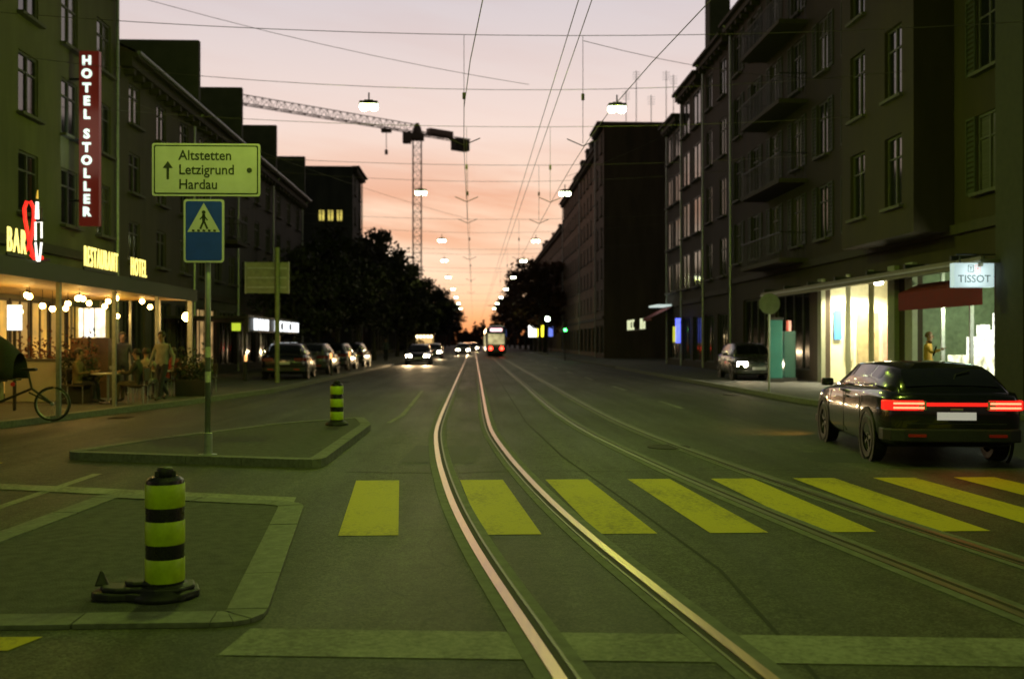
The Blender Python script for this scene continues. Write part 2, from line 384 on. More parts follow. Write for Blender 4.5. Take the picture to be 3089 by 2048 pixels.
TAB1 = [(-30, 5.4), (-10, 2.85), (0, 1.53), (4.9, .90), (5.65, .80), (6.5, .685), (7.3, .58), (8.3, .46), (9.7, .315), (11.45, .17), (14, .0), (17.6, -.165), (21, -.21), (27, -.22), (60, -.22), (420, -.22)]
TAB2 = [(-30, 8.5), (-10, 5.9), (0, 4.5), (5.8, 3.73), (7.2, 3.53), (9.3, 3.25), (12.6, 2.90), (18, 2.50), (24, 2.36), (38, 2.36), (60, 2.36), (420, 2.36)]
def ys_samples():
    y = -12.0; r = []
    while y < 34: r.append(y); y += .35
    while y < 400: r.append(y); y += 6
    return r
def rail_strip(tab, off0, off1, z0, z1, mb, mi):
    pts = []
    for y in ys_samples():
        x = smooth_tab(tab, y); d = (smooth_tab(tab, y + .05) - smooth_tab(tab, y - .05)) / .1
        L = math.hypot(1, d); pts.append((x, y, 1 / L, -d / L))
    vs = []; fs = []
    for (x, y, nx, ny) in pts:
        for o, z in ((off0, z0), (off0, z1), (off1, z1), (off1, z0)): vs.append((x + nx * o, y + ny * o, z))
    for i in range(len(pts) - 1):
        a = i * 4; b = a + 4
        for k in range(3): fs.append((a + k, b + k, b + k + 1, a + k + 1))
    mb.add(vs, fs, None, mi)
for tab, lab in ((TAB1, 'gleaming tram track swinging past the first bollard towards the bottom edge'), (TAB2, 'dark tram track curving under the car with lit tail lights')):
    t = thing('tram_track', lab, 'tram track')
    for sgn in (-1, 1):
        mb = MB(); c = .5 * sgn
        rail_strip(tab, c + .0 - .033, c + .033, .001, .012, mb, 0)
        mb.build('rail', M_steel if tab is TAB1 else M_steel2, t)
        mb = MB(); rail_strip(tab, c - sgn * .033, c - sgn * .078, .001, .0065, mb, 0); mb.build('groove', M_rust, t)
        mb = MB(); rail_strip(tab, c - sgn * .078, c - sgn * .098, .001, .011, mb, 0); mb.build('rail_lip', M_steel2, t)
        mb = MB(); rail_strip(tab, c + sgn * .033, c + sgn * .12, .0005, .0058, mb, 0); rail_strip(tab, c - sgn * .098, c - sgn * .17, .0005, .0058, mb, 0)
        mb.build('sealing_strip', M_joint, t)

def kerbed(name, outline, z, top_mat, kerb_w=.17, stone=.9, kerb_n=None):
    o = struct(MB().prism(outline, -.02, z).build(name, top_mat))
    P = [Vector(p) for p in outline]; n = len(P)
    area = sum(P[i].x * P[(i + 1) % n].y - P[(i + 1) % n].x * P[i].y for i in range(n)); sg = 1 if area > 0 else -1
    def nrm(i):
        d = (P[(i + 1) % n] - P[i]).normalized(); return Vector((-d.y, d.x)) * sg
    inner = []; outer = []
    for i in range(n):
        a, b = nrm(i - 1), nrm(i); m = (a + b).normalized(); k = 1 / max(.4, m.dot(b)); inner.append(P[i] + m * kerb_w * k); outer.append(P[i] - m * .02 * k)
    # stones are laid along the whole kerb line, cut at the bends
    for i in range(n if kerb_n is None else kerb_n):
        j = (i + 1) % n; L = (P[j] - P[i]).length; cnt = max(1, round(L / stone))
        for k in range(cnt):
            g = .006 / L; t0 = k / cnt + (g if k else g * .4); t1 = (k + 1) / cnt - (g if k < cnt - 1 else g * .4)
            q = [outer[i].lerp(outer[j], t0), outer[i].lerp(outer[j], t1), inner[i].lerp(inner[j], t1), inner[i].lerp(inner[j], t0)]
            c = sum(q, Vector((0, 0))) / 4; zt = z + .010 + random.uniform(-.003, .003)
            MB().prism([tuple(p - c) for p in q], -.02, zt).build('kerbstone', M_kerb, o, (c.x, c.y, 0))
    return o
def round_corners(pts, r=.35, n=4):
    out = []; m = len(pts)
    for i in range(m):
        p = Vector(pts[i]); a = Vector(pts[i - 1]); b = Vector(pts[(i + 1) % m]); ra = min(r, (a - p).length * .45); rb = min(r, (b - p).length * .45)
        A = p + (a - p).normalized() * ra; B_ = p + (b - p).normalized() * rb
        for k in range(n + 1): t = k / n; q = A.lerp(p, t).lerp(p.lerp(B_, t), t); out.append(tuple(q))
    return out
# outlines run clockwise so that the kerb lies on the inner side
isl_front = round_corners([(-1.22, 5.74), (-1.70, 10.0), (-3.86, 10.62), (-4.10, 5.72)], .28, 4)
isl_back = round_corners([(-1.96, 12.82), (-1.90, 18.4), (-2.25, 20.2), (-3.7, 18.6), (-5.0, 15.9), (-5.66, 13.92)], .3, 3)
kerbed('traffic_island', isl_front, .018, M_island, kerb_w=.22)
kerbed('traffic_island', isl_back, .10, M_island)
lk = [(-40, 14.4), (-13.5, 14.6), (-11, 15.5), (-9.6, 17.2), (-8.75, 19.2), (-8.3, 21.6), (-7.4, 25.5), (-6.35, 32), (-5.9, 48), (-5.55, 66), (-5.5, 420)]
left_pave = kerbed('pavement', lk + [(-60, 420), (-60, 14.4)], .12, M_pave, .2, 1.0, 9)
rk = [(8.6, 420), (8.6, 60), (8.6, 26), (8.9, 23.2), (9.8, 21.2), (11.4, 20.0), (14, 19.6), (40, 19.4)]
right_pave = kerbed('pavement', rk[1:] + [(60, 19.4), (60, 420), rk[0]], .12, M_pave, .2, 1.0, 6)

# ------------------------------------------------------------------ buildings
def window_mesh(w, h, mat_f, style=0):
    mb = MB(); t = .07
    mb.box(-w/2, -w/2 + t, -.03, .03, 0, h); mb.box(w/2 - t, w/2, -.03, .03, 0, h)
    mb.box(-w/2 + t, w/2 - t, -.03, .03, 0, t); mb.box(-w/2 + t, w/2 - t, -.03, .03, h - t, h)
    if style == 0:
        mb.box(-.035, .035, -.034, .026, t, h - t); mb.box(-w/2 + t, -.035, -.026, .024, h * .68, h * .68 + .05); mb.box(.035, w/2 - t, -.026, .024, h * .68, h * .68 + .05)
    elif style == 1:
        mb.box(-.035, .035, -.034, .026, t, h - t)
    else:
        for k in range(1, 4): x = -w/2 + w * k / 4; mb.box(x - .03, x + .03, -.034, .026, t, h - t)
    return mb.mesh('window', mat_f)
WM = {}
def get_window(w, h, fm, style):
    k = (round(w, 2), round(h, 2), fm.name, style)
    if k not in WM:
        pane = MB().add([(-w/2 + .02, .012, .02), (w/2 - .02, .012, .02), (w/2 - .02, .012, h - .02), (-w/2 + .02, .012, h - .02)], [(0, 1, 2, 3)])
        sill = MB().box(-w/2 - .1, w/2 + .1, -.26, -.04, -.09, -.005)
        WM[k] = (window_mesh(w, h, fm, style), {}, pane, sill.mesh('sill', M_sill))
    return WM[k]
def wall_holes(mb, W, H0, H, holes, depth=.2, mi=0, y=0.0):
    us = sorted({-W/2, W/2} | {h[0] for h in holes} | {h[1] for h in holes}); zs = sorted({H0, H} | {h[2] for h in holes} | {h[3] for h in holes})
    for i in range(len(us) - 1):
        for j in range(len(zs) - 1):
            cu = (us[i] + us[i + 1]) / 2; cz = (zs[j] + zs[j + 1]) / 2
            if any(a < cu < b and c < cz < d for a, b, c, d in holes): continue
            mb.add([(us[i], y, zs[j]), (us[i + 1], y, zs[j]), (us[i + 1], y, zs[j + 1]), (us[i], y, zs[j + 1])], [(0, 1, 2, 3)], None, mi)
    for a, b, c, d in holes:
        for q in ([(a, y, c), (a, y, d), (a, y + depth, d), (a, y + depth, c)], [(b, y, d), (b, y, c), (b, y + depth, c), (b, y + depth, d)],
                  [(b, y, c), (a, y, c), (a, y + depth, c), (b, y + depth, c)], [(a, y, d), (b, y, d), (b, y + depth, d), (a, y + depth, d)]):
            mb.add(q, [(0, 1, 2, 3)], None, mi)

def building(name, label, side, x, y0, y1, H, depth, floors, cols, wallcol, ground_h=3.9, win=(1.15, 1.9), style=0, roof='pitch', ridge=3.0, fire=None,
             group='buildings along the street', shop=True, fm=None, lit={}, wallname=None, sidewins=None, ghole=None, balcony=(), bay=None, nowin=False, pipe=True, inset=.075, mirror=False, shutters=False, chim=0):
    W = y1 - y0
    t = thing(name, label, 'building', (x, (y0 + y1) / 2, 0), R(90) if side < 0 else R(-90), group)
    fm = fm or M_frame
    wm = mat(wallname or ('render_' + '_'.join(str(c) for c in wallcol)), wallcol, .9, var=.30, scale=1.1, bump=.25, bscale=25, stretch=(1, 1, .22))
    holes = []; wins = []
    fh = (H - ground_h - .6) / floors
    w, h = win; h = min(h, fh - 1.0)
    for f in range(floors):
        for c in range(cols):
            cx = -W/2 + W * (c + .5) / cols; z0 = ground_h + f * fh + .85
            if bay and bay[0] <= c < bay[1] : continue
            holes.append((cx - w/2, cx + w/2, z0, z0 + h)); wins.append((cx, z0, f, c))
    gwins = []
    if ghole: holes += ghole
    elif shop:
        n = max(1, round(W / 3.6))
        for c in range(n):
            cx = -W/2 + W * (c + .5) / n; hw = W / n / 2 - .35
            holes.append((cx - hw, cx + hw, .5, 3.1)); gwins.append((cx, hw * 2, .5, 2.6))
    mb = MB(); wall_holes(mb, W, 0, H, holes)
    # flank and back walls
    mb.add([(W/2, 0, 0), (W/2, depth, 0), (W/2, depth, H), (W/2, 0, H)], [(0, 1, 2, 3)]); mb.add([(W/2, depth, 0), (-W/2, depth, 0), (-W/2, depth, H), (W/2, depth, H)], [(0, 1, 2, 3)])
    mb.add([(-W/2, depth, 0), (-W/2, 0, 0), (-W/2, 0, H), (-W/2, depth, H)], [(0, 1, 2, 3)])
    if roof == 'flat': mb.add([(-W/2, 0, H), (W/2, 0, H), (W/2, depth, H), (-W/2, depth, H)], [(0, 1, 2, 3)])
    mb.build('wall', wm, t)
    cm = mat('cornice_stone', (.055, .043, .03), .85, var=.25, scale=5)
    c = MB(); c.box(-W/2 + .01, W/2 - .01, -.42, -.003, H - .42, H - .12); c.box(-W/2 + .01, W/2 - .01, -.62, -.005, H - .12, H + .04)
    for k in range(int(W / .9)): xx = -W/2 + .4 + k * .9; c.box(xx, xx + .22, -.36, -.004, H - .62, H - .42)
    c.build('cornice', cm, t)
    MB().box(-W/2 + .02, W/2 - .02, -.12, -.003, ground_h - .1, ground_h + .16).build('string_course', cm, t)
    if roof == 'pitch':
        r = MB(); ymid = min(depth / 2, 5.0); nrow = 14
        for k in range(nrow):
            a = k / nrow; b = (k + 1) / nrow; za = H + .05 + a * ridge; zb = H + .05 + b * ridge
            ya = -.55 + a * (ymid + .55); yb = -.55 + b * (ymid + .55)
            r.add([(-W/2, ya, za + .05), (W/2, ya, za + .05), (W/2, yb, zb + .03), (-W/2, yb, zb + .03)], [(0, 1, 2, 3)])
            r.add([(-W/2, ya, za), (W/2, ya, za), (W/2, ya, za + .05), (-W/2, ya, za + .05)], [(0, 1, 2, 3)])
        r.add([(-W/2, ymid, H + ridge + .05), (W/2, ymid, H + ridge + .05), (W/2, depth, H + .05), (-W/2, depth, H + .05)], [(0, 1, 2, 3)])
        for sx in (-W/2 + .003, W/2 - .003): r.add([(sx, -.5, H + .04), (sx, depth, H + .04), (sx, ymid, H + ridge + .04)], [(0, 1, 2)])
        rf = r.build('roof', M_tile, t)
        for cx in ([-W * .22] if W < 12 else [-W * .3, W * .1]):
            MB().box(cx - .35, cx + .35, ymid + .2, ymid + 1.1, H + ridge * .6, H + ridge + .5).build('chimney', M_fwall, rf)
        MB().tube([(-W/2, -.66, H + .02), (W/2, -.66, H + .02)], .07, 8).build('gutter', M_galv, t)
    if chim:
        crn = random.Random(int(y0))
        for k in range(chim):
            cx = -W/2 + W * (k + .5) / chim + crn.uniform(-.6, .6); hh = crn.uniform(1.2, 2.8); ww = crn.uniform(.5, 1.3); dd = crn.uniform(.3, 1.2)
            MB().box(cx - ww, cx + ww, dd, dd + 1.2, H + .045, H + hh).box(cx - ww - .08, cx + ww + .08, dd - .08, dd + 1.28, H + hh, H + hh + .15).build('chimney' if ww < .95 else 'dormer', M_fwall, t)
    if fire:
        fx = W/2 - .3 if side < 0 else -W/2
        MB().box(fx, fx + .3, -.25, min(depth, 10), H - .3, fire).build('fire_wall', M_fwall, t)
    if pipe:
        px = W/2 - .5 if side < 0 else -W/2 + .5
        MB().tube([(px, -.14, .15), (px, -.14, H - .5), (px, -.5, H - .1)], .055, 8).build('downpipe', M_galv, t)
    fme, panes, pane_mb, sill_me = get_window(w, h, fm, style)
    prn = random.Random(int(y0 * 7))
    for cx, z0, f, cc in wins:
        pm = lit.get((f, cc), M_pane if mirror and prn.random() < .6 else prn.choice((M_pane, M_pane, M_pane, M_curt, M_curt, M_blind)))
        if pm.name not in panes: panes[pm.name] = pane_mb.mesh('pane', pm)
        wo = inst('window', fme, t, (cx, inset, z0)); inst('pane', panes[pm.name], wo); inst('sill', sill_me, wo)
    if shutters:
        sm_ = MB(); sw = .48
        sm_.box(-sw/2, -sw/2 + .05, -.05, -.005, 0, h).box(sw/2 - .05, sw/2, -.05, -.005, 0, h).box(-sw/2 + .05, sw/2 - .05, -.05, -.005, 0, .06).box(-sw/2 + .05, sw/2 - .05, -.05, -.005, h - .06, h)
        for k in range(14): zz = .07 + k * (h - .14) / 14; sm_.add([(-sw/2 + .05, -.012, zz + .09), (sw/2 - .05, -.012, zz + .09), (sw/2 - .05, -.045, zz), (-sw/2 + .05, -.045, zz)], [(3, 2, 1, 0)])
        sm_ = sm_.mesh('shutter', mat('shutter_paint', (.05, .055, .03), .7, var=.3, scale=4))
        for cx, z0, f, cc in wins:
            for sx in (-1, 1): inst('shutter', sm_, t, (cx + sx * (w/2 + .27), 0, z0))
    for i, (cx, ww, z0, hh) in enumerate(gwins):
        st = 2
        g, gp, gpm, gs = get_window(ww, hh, M_framed, st)
        pm = lit.get(('g', i), M_pane)
        if pm.name not in gp: gp[pm.name] = gpm.mesh('pane', pm)
        wo = inst('shop_window', g, t, (cx, .13, z0)); inst('pane', gp[pm.name], wo)
    for (f, c0, c1) in balcony:
        z = ground_h + f * fh + .28; xa = -W/2 + W * c0 / cols + .2; xb = -W/2 + W * c1 / cols - .2
        b = MB().box(xa, xb, -1.15, -.002, z - .16, z).build('balcony', cm, t)
        rl = MB(); rl.tube([(xa + .03, -.01, z + 1), (xa + .03, -1.1, z + 1), (xb - .03, -1.1, z + 1), (xb - .03, -.01, z + 1)], .025, 6)
        n = int((xb - xa) / .14)
        for k in range(n + 1): xx = xa + .03 + (xb - xa - .06) * k / n; rl.box(xx - .008, xx + .008, -1.108, -1.092, z, z + 1)
        for sx in (xa + .03, xb - .03):
            for k in range(7): yy = -1.0 + k * .15; rl.box(sx - .008, sx + .008, yy - .008, yy + .008, z, z + 1)
        rl.build('railing', M_dark, b)
    if bay:
        c0, c1, f0, f1 = bay
        xa = -W/2 + W * c0 / cols + .35; xb = -W/2 + W * c1 / cols - .35; za = ground_h + f0 * fh; zb = ground_h + f1 * fh + .2; D = 1.1
        hs = []; bw = min(w, (xb - xa) / 2 - .3)
        bmid = [((xa + xb) / 2 - (xb - xa) / 4), ((xa + xb) / 2 + (xb - xa) / 4)]
        for f in range(f0, f1):
            for cxx in bmid: z0 = ground_h + f * fh + .85; hs.append((cxx - (xa + xb) / 2 - bw/2, cxx - (xa + xb) / 2 + bw/2, z0, z0 + h))
        bb = MB(); wall_holes(bb, xb - xa, za, zb, hs)
        Wb = xb - xa
        bb.add([(-Wb/2, D, za), (-Wb/2, 0, za), (-Wb/2, 0, zb), (-Wb/2, D, zb)], [(0, 1, 2, 3)]); bb.add([(Wb/2, 0, za), (Wb/2, D, za), (Wb/2, D, zb), (Wb/2, 0, zb)], [(0, 1, 2, 3)])
        bb.add([(-Wb/2, 0, zb), (Wb/2, 0, zb), (Wb/2, D, zb), (-Wb/2, D, zb)], [(0, 1, 2, 3)]); bb.add([(-Wb/2, D, za), (Wb/2, D, za), (Wb/2, 0, za), (-Wb/2, 0, za)], [(0, 1, 2, 3)])
        bo = bb.build('bay', wm, t, ((xa + xb) / 2, -D - .002, 0))
        g, gp, gpm, gs = get_window(bw, h, fm, style)
        if M_pane.name not in gp: gp[M_pane.name] = gpm.mesh('pane', M_pane)
        bars = []
        for (a, b, c_, d) in hs:
            wo = inst('window', g, t, ((xa + xb) / 2 + (a + b) / 2, -D + .13, c_)); inst('pane', gp[M_pane.name], wo); inst('sill', gs, wo)
    return t

GL = 'houses along the left side of the street'; GR = 'houses along the right side of the street'
warm = winlit('lit_window_yellow', (1.0, .72, .18), .9); warm2 = winlit('lit_window_warm', (1.0, .60, .22), .55); white_win = winlit('lit_window_white', (.95, 1.0, .72), 1.6)
hotel = building('hotel', 'dark hotel with a vertical lit name sign and a terrace at its foot', -1, -12, 15, 34.15, 15.4, 14, 4, 7, (.115, .105, .062), roof='flat', fire=16.2, group=GL, shop=False, ground_h=4.2, win=(1.2, 2.0))
hl = ['dark house directly beyond the hotel with a flat topped fire wall', 'second dark house beyond the hotel behind the direction sign', 'third dark house beyond the hotel with white shop letters', 'fourth dark house beyond the hotel half behind street trees']
for i, (a, b) in enumerate(((34.2, 43.3), (43.35, 51.2), (51.25, 60.0), (60.05, 70.0))):
    building('apartment_building', hl[i], -1, -12, a, b, 11.4, 11, 3, 3, [(.085, .068, .055), (.07, .066, .055), (.08, .07, .058), (.065, .06, .05)][i], ridge=2.6, fire=14.5, group=GL, ground_h=3.6,
             lit={('g', 0): warm2} if i in (1, 3) else {}, balcony=[(1, 1, 2)] if i == 1 else ())
tall_left = building('apartment_building', 'tall dark block with lit yellow windows rising over the street trees', -1, -10.9, 90, 97, 17.4, 18, 5, 2, (.06, .06, .055), roof='flat', group=GL, ground_h=3.6)
building('apartment_building', 'long low house row behind the far left trees', -1, -11.5, 113, 190, 12.5, 12, 3, 20, (.07, .06, .05), ridge=3, group=GL, ground_h=3.6, nowin=True)
# lit windows in the flank of the tall block (its near side wall)
for k, dz in enumerate((0, 0, 0)):
    wmb = window_mesh(.62, 1.1, M_framed, 1)
    wo = inst('window', wmb, tall_left, (-3.5 - .05, 1.15 + .8 * k, 12.4), R(-90))
    inst('pane', MB().add([(-.29, .0, .03), (.29, .0, .03), (.29, .0, 1.07), (-.29, .0, 1.07)], [(0, 1, 2, 3)]).mesh('pane', winlit('lit_window_stair', (1.0, .80, .16), 1.1)), wo)

corner = building('apartment_building', 'large dark corner house over the lit shops at right', 1, 13, 20.2, 50, 17.6, 14, 4, 10, (.045, .031, .018), roof='flat', group=GR, ground_h=4.6, win=(1.15, 2.0), bay=(6, 8, 0, 4), shutters=True, balcony=[(0, 2, 4), (1, 2, 4), (2, 2, 4), (3, 2, 4)],
         ghole=[(-12.5, -8.2, .5, 3.6), (-7.4, -3.0, .5, 3.6), (-1.3, 4.6, .14, 3.8), (6.3, 10.7, .14, 3.7)])
narrow = building('apartment_building', 'narrow house carrying a tall chimney stack that leaves the frame', 1, 13, 50.05, 56, 17.3, 14, 4, 2, (.05, .036, .024), roof='flat', group=GR, ground_h=4.2, win=(1.3, 2.0))
building('apartment_building', 'brown house with windows mirroring the sunset, right of the sky gap', 1, 13, 56.05, 61.9, 17.0, 14, 4, 2, (.055, .038, .026), roof='flat', group=GR, ground_h=4.0, win=(1.9, 2.1), style=1, inset=.02, mirror=True)
building('apartment_building', 'lower end house with sky mirroring windows before the side street', 1, 13, 61.95, 66.5, 15.9, 14, 4, 2, (.05, .036, .026), roof='flat', group=GR, ground_h=4.0, win=(1.6, 2.1), style=1, inset=.02, mirror=True)
MB().box(-2.9, -1.8, .1, 1.25, 17.3, 23).box(-3.0, -1.7, .0, 1.35, 23, 23.3).build('chimney', M_fwall, narrow)
building('apartment_building', 'black windowless flank of a tall block beyond the side street', 1, 11.8, 90, 96, 21.6, 18, 6, 2, (.10, .07, .05), roof='flat', group=GR, ground_h=3.8)
building('apartment_building', 'glow reddened block stepping down behind the black tall flank', 1, 12.3, 96.05, 115, 20.6, 16, 6, 6, (.20, .12, .075), roof='flat', chim=4, group=GR, ground_h=3.8)  # western glow is put into the reddish wall colours from here on
building('apartment_building', 'farthest right block standing over the glow browned trees', 1, 12.6, 115.05, 140, 21.0, 16, 6, 8, (.18, .11, .07), roof='flat', chim=6, group=GR, ground_h=3.8)
building('apartment_building', 'long brown house row running behind the right street trees', 1, 12.9, 141, 215, 18.0, 14, 5, 20, (.16, .10, .065), ridge=2.5, chim=9, group=GR, ground_h=3.6)

# ------------------------------------------------------------------ hotel front and terrace
def hloc(X, Y, z): return (Y - (15 + 34.15) / 2, -(X + 12), z)      # world -> the hotel's own axes
M_can = mat('terrace_roof_dark', (.022, .02, .016), .6, var=.3, scale=4)
M_canu = mat('terrace_ceiling_boards', (.30, .19, .06), .6, var=.25, scale=3, stretch=(1, 8, 1))
x0 = hloc(0, 13.5, 0)[0]; x1 = hloc(0, 29.8, 0)[0]
o = MB().box(x0, x1, -3.75, -.15, 2.86, 3.10).build('terrace_roof', M_can, hotel)
MB().box(x0, x1, -3.82, -3.752, 2.80, 3.14).build('fascia', M_can, o)
for k in range(22):
    ya = -3.7 + k * .16
    MB().box(x0 + .05, x1 - .05, ya, ya + .15, 2.835, 2.857).build('ceiling_board', M_canu, o)
for Y in (17.2, 20.3, 23.4, 26.5, 29.65):
    lx = hloc(0, Y, 0)[0]
    MB().box(lx - .04, lx + .04, -3.72, -3.64, .12, 2.835).build('terrace_post', M_galv, hotel)
# ground floor glazing lit from the bar behind it
glow = [winlit('bar_window_glow', (1.0, .50, .04), .60), winlit('bar_window_dim', (.80, .42, .03), .25), winlit('bar_window_bright', (1.0, .62, .10), 1.2)]
for k in range(15):
    Y = 15.9 + k * 1.2; lx = hloc(0, Y, 0)[0]
    wo = inst('bar_window', window_mesh(1.1, 2.5, M_framed, 1), hotel, (lx, -.04, .24))
    inst('pane', MB().add([(-.53, .0, .03), (.53, .0, .03), (.53, .0, 2.47), (-.53, .0, 2.47)], [(0, 1, 2, 3)]).mesh('pane', glow[(0, 1, 0, 2, 1, 0, 1, 2, 0, 1)[k % 10]]), wo)
# glazed wind screen closing the far end of the terrace
scr = MB()
for k in range(5): xx = -3.6 + k * .85; scr.box(hloc(0, 29.7, 0)[0] - .03, hloc(0, 29.7, 0)[0] + .03, xx - .03, xx + .03, .12, 2.83)
scr.box(hloc(0, 29.7, 0)[0] - .028, hloc(0, 29.7, 0)[0] + .028, -3.6, -.2, 1.0, 1.06)
scr.build('wind_screen', M_galv, hotel)
bulbs = [(-10, 22.7, 2.66), (-9.6, 21.9, 2.6), (-10, 20.9, 2.45), (-10, 23.5, 2.45), (-10, 24.05, 2.40), (-10, 24.95, 2.56), (-9.9, 25.3, 2.70), (-10, 25.9, 2.72), (-10, 26.3, 2.62),
         (-9.8, 27.1, 2.70), (-10, 27.4, 2.58), (-10.3, 29.2, 2.36), (-9.2, 26.0, 2.74), (-9.2, 28.0, 2.74), (-9.5, 19.4, 2.55), (-10.6, 18.6, 2.5), (-9.0, 23.1, 2.62), (-10.8, 26.8, 2.5), (-9.3, 29.0, 2.62), (-11, 24.6, 2.35)]
bm_ = MB().sphere((0, 0, 0), .07, 10).mesh('bulb', M_bulb)
for i, (X, Y, z) in enumerate(bulbs):
    t = thing('pendant_lamp', 'small warm bulb hanging under the hotel terrace roof', 'lamp', (X, Y, z), 0, 'bulbs hanging under the terrace roof')
    inst('bulb', bm_, t); MB().tube([(0, 0, .05), (0, 0, 2.84 - z)], .008, 5).build('cord', M_dark, t); MB().lathe([(.03, .04), (.03, .11), (.012, .13)], 8).build('socket', M_dark, t)
for (X, Y) in ((-10, 18), (-10, 22), (-10, 25.5), (-10, 28.4)):
    light('POINT', 'terrace_light', hotel, hloc(X, Y, 2.35), 30, (1.0, .52, .05), .3)
wl_ = thing('wall_lamp', 'bright warm lamp at the far end of the terrace beside the sign pole', 'lamp', (-8.55, 30.0, 2.36))
MB().sphere((0, 0, 0), .13, 12).build('globe', M_bulb, wl_); MB().tube([(0, 0, .1), (0, 0, .45), (.25, -.3, .47)], .02, 6).build('bracket', M_dark, wl_)
light('POINT', 'globe_light', wl_, (0, 0, -.2), 28, (1, .7, .3), .12)
# lit boards inside the terrace
tb = thing('menu_board', 'bluish white lit board standing at the near end of the terrace', 'board', (-10, 22.1, .12))
MB().box(-.15, .15, -.03, .03, 1.75, 2.30).build('lit_face', emit('board_white', (.80, .95, 1.0), 1.3), tb); MB().box(-.03, .03, -.02, .02, 0, 1.75).build('stand', M_dark, tb)
tb = thing('menu_board', 'tall bluish white lit board beside the bright bar display', 'board', (-10, 26.3, .12))
MB().box(-.11, .11, -.03, .03, 1.62, 2.32).build('lit_face', MATS['board_white'], tb); MB().box(-.03, .03, -.02, .02, 0, 1.62).build('stand', M_dark, tb)
tb = thing('bar_display', 'bright warm white display cabinet inside the terrace under the bulbs', 'cabinet', (-10.3, 27.3, .12))
MB().box(-.5, .5, -.2, .2, 0, 1.6).build('counter', mat('counter_wood', (.10, .06, .03), .6), tb)
MB().box(-.28, .28, -.2, .2, 1.62, 2.4).build('lit_case', emit('case_glow', (1.0, .84, .60), 2.0, .5, 5), tb)
for k in range(1, 4): MB().box(-.28 + k * .14 - .01, -.28 + k * .14 + .01, -.215, -.2, 1.62, 2.4).build('glazing_bar', M_dark, tb)
# roof edge lettering
def edge_word(name, s, Y, lab, size, z0, length):
    me = text_mesh(s, size, .012, M_lity, bold=.0, spacing=1.25)
    xs = [v.co.x for v in me.vertices]; ys = [v.co.y for v in me.vertices]; w = max(xs) - min(xs); hgt = max(ys) - min(ys)
    t = thing(name, lab, 'sign', (-8.16, Y + length / 2, 3.14))
    inst('lettering', me, t, (0, 0, z0 + .2), rot=(R(90), 0, R(90)), sc=(length / w, .43 / hgt, 1))
    MB().box(-.03, .0, -length / 2, length / 2, 0, .05).build('rail', M_dark, t)
edge_word('roof_sign', 'BAR', 17.75, 'yellow lit word BAR on the hotel terrace roof edge', .5, .06, .72)
edge_word('roof_sign', 'RESTAURANT', 21.2, 'yellow lit word RESTAURANT on the terrace roof edge', .5, .06, 1.95)
edge_word('roof_sign', 'HOTEL', 24.05, 'yellow lit word HOTEL on the terrace roof edge', .5, .06, 1.1)
lg = thing('emblem_sign', 'red neon loop emblem with white uprights above the terrace roof', 'sign', (-8.3, 19.05, 3.14))
MB().tube([(.02, 0, .08), (-.06, 0, .40), (-.13, 0, .78), (-.145, 0, .98), (-.10, 0, 1.11), (-.03, 0, 1.11), (.03, 0, .99), (.035, 0, .82), (.01, 0, .58), (-.04, 0, .34), (-.10, 0, .20), (-.17, 0, .30)], .034, 10).tube([(-.02, 0, .12), (.04, 0, .04), (.20, 0, .06)], .036, 8).build('red_loop', M_red, lg, smooth=True)
wht = emit('white_neon', (1.0, .95, .86), 1.6)
MB().tube([(.12, -.06, .78), (.12, -.06, 1.10)], [.042, .03], 8).build('white_bar', wht, lg)
MB().tube([(.09, -.06, .38), (.09, -.06, .72), (.20, -.06, .72), (.20, -.06, .42)], .020, 8).build('white_hook', wht, lg)
MB().tube([(.09, -.06, .34), (.12, -.06, -.02)], .022, 8).tube([(.20, -.06, .34), (.16, -.06, -.02)], .022, 8).build('white_legs', wht, lg)
MB().tube([(.12, -.06, 1.16), (.13, -.06, 1.32)], [.022, .008], 6).build('flame_tip', emit('flame_yellow', (1.0, .5, .04), .8), lg)
MB().box(-.2, .3, .06, .1, -.0, .05).tube([(-.05, .08, 0), (-.05, .08, .9)], .015, 6).tube([(.15, .08, 0), (.15, .08, 1.0)], .015, 6).build('support', M_dark, lg)
# vertical name sign
hs = thing('hotel_sign', 'vertical dark red hotel name sign with white lit letters on the hotel wall', 'sign', (-11.42, 30.0, 0))
M_board = mat('sign_board_red', (.10, .010, .008), .5, var=.2, scale=3)
MB().box(-.25, .33, -.09, .09, 5.05, 10.22).build('board', emit('board_red_glow', (.10, .010, .006), .55, base=(.12, .01, .008)), hs)
for z in (5.8, 7.6, 9.4): MB().tube([(-.25, 0, z), (-.56, 0, z)], .035, 8).build('bracket', M_dark, hs)
for ch, v in zip('HOTELSTOLLER', (143.5, 173.5, 206, 236, 267, 312, 343, 372.5, 402.5, 432.5, 461.5, 490.5)):
    z = 1.62 + (788 - v) / 2299 * 29.6
    me = text_mesh(ch, .43, .02, M_litw, bold=.018)
    inst('letter', me, hs, (-.02, -.115, z), rot=FACE, sc=(.86, .86, 1))
    inst('letter', me, hs, (-.02, .115, z), rot=(R(90), 0, R(180)), sc=(.86, .86, 1))
light('AREA', 'sign_glow', hs, (0.0, -.6, 7.6), 6, (.7, 1, .8), 2.0, rot=(R(90), 0, 0))

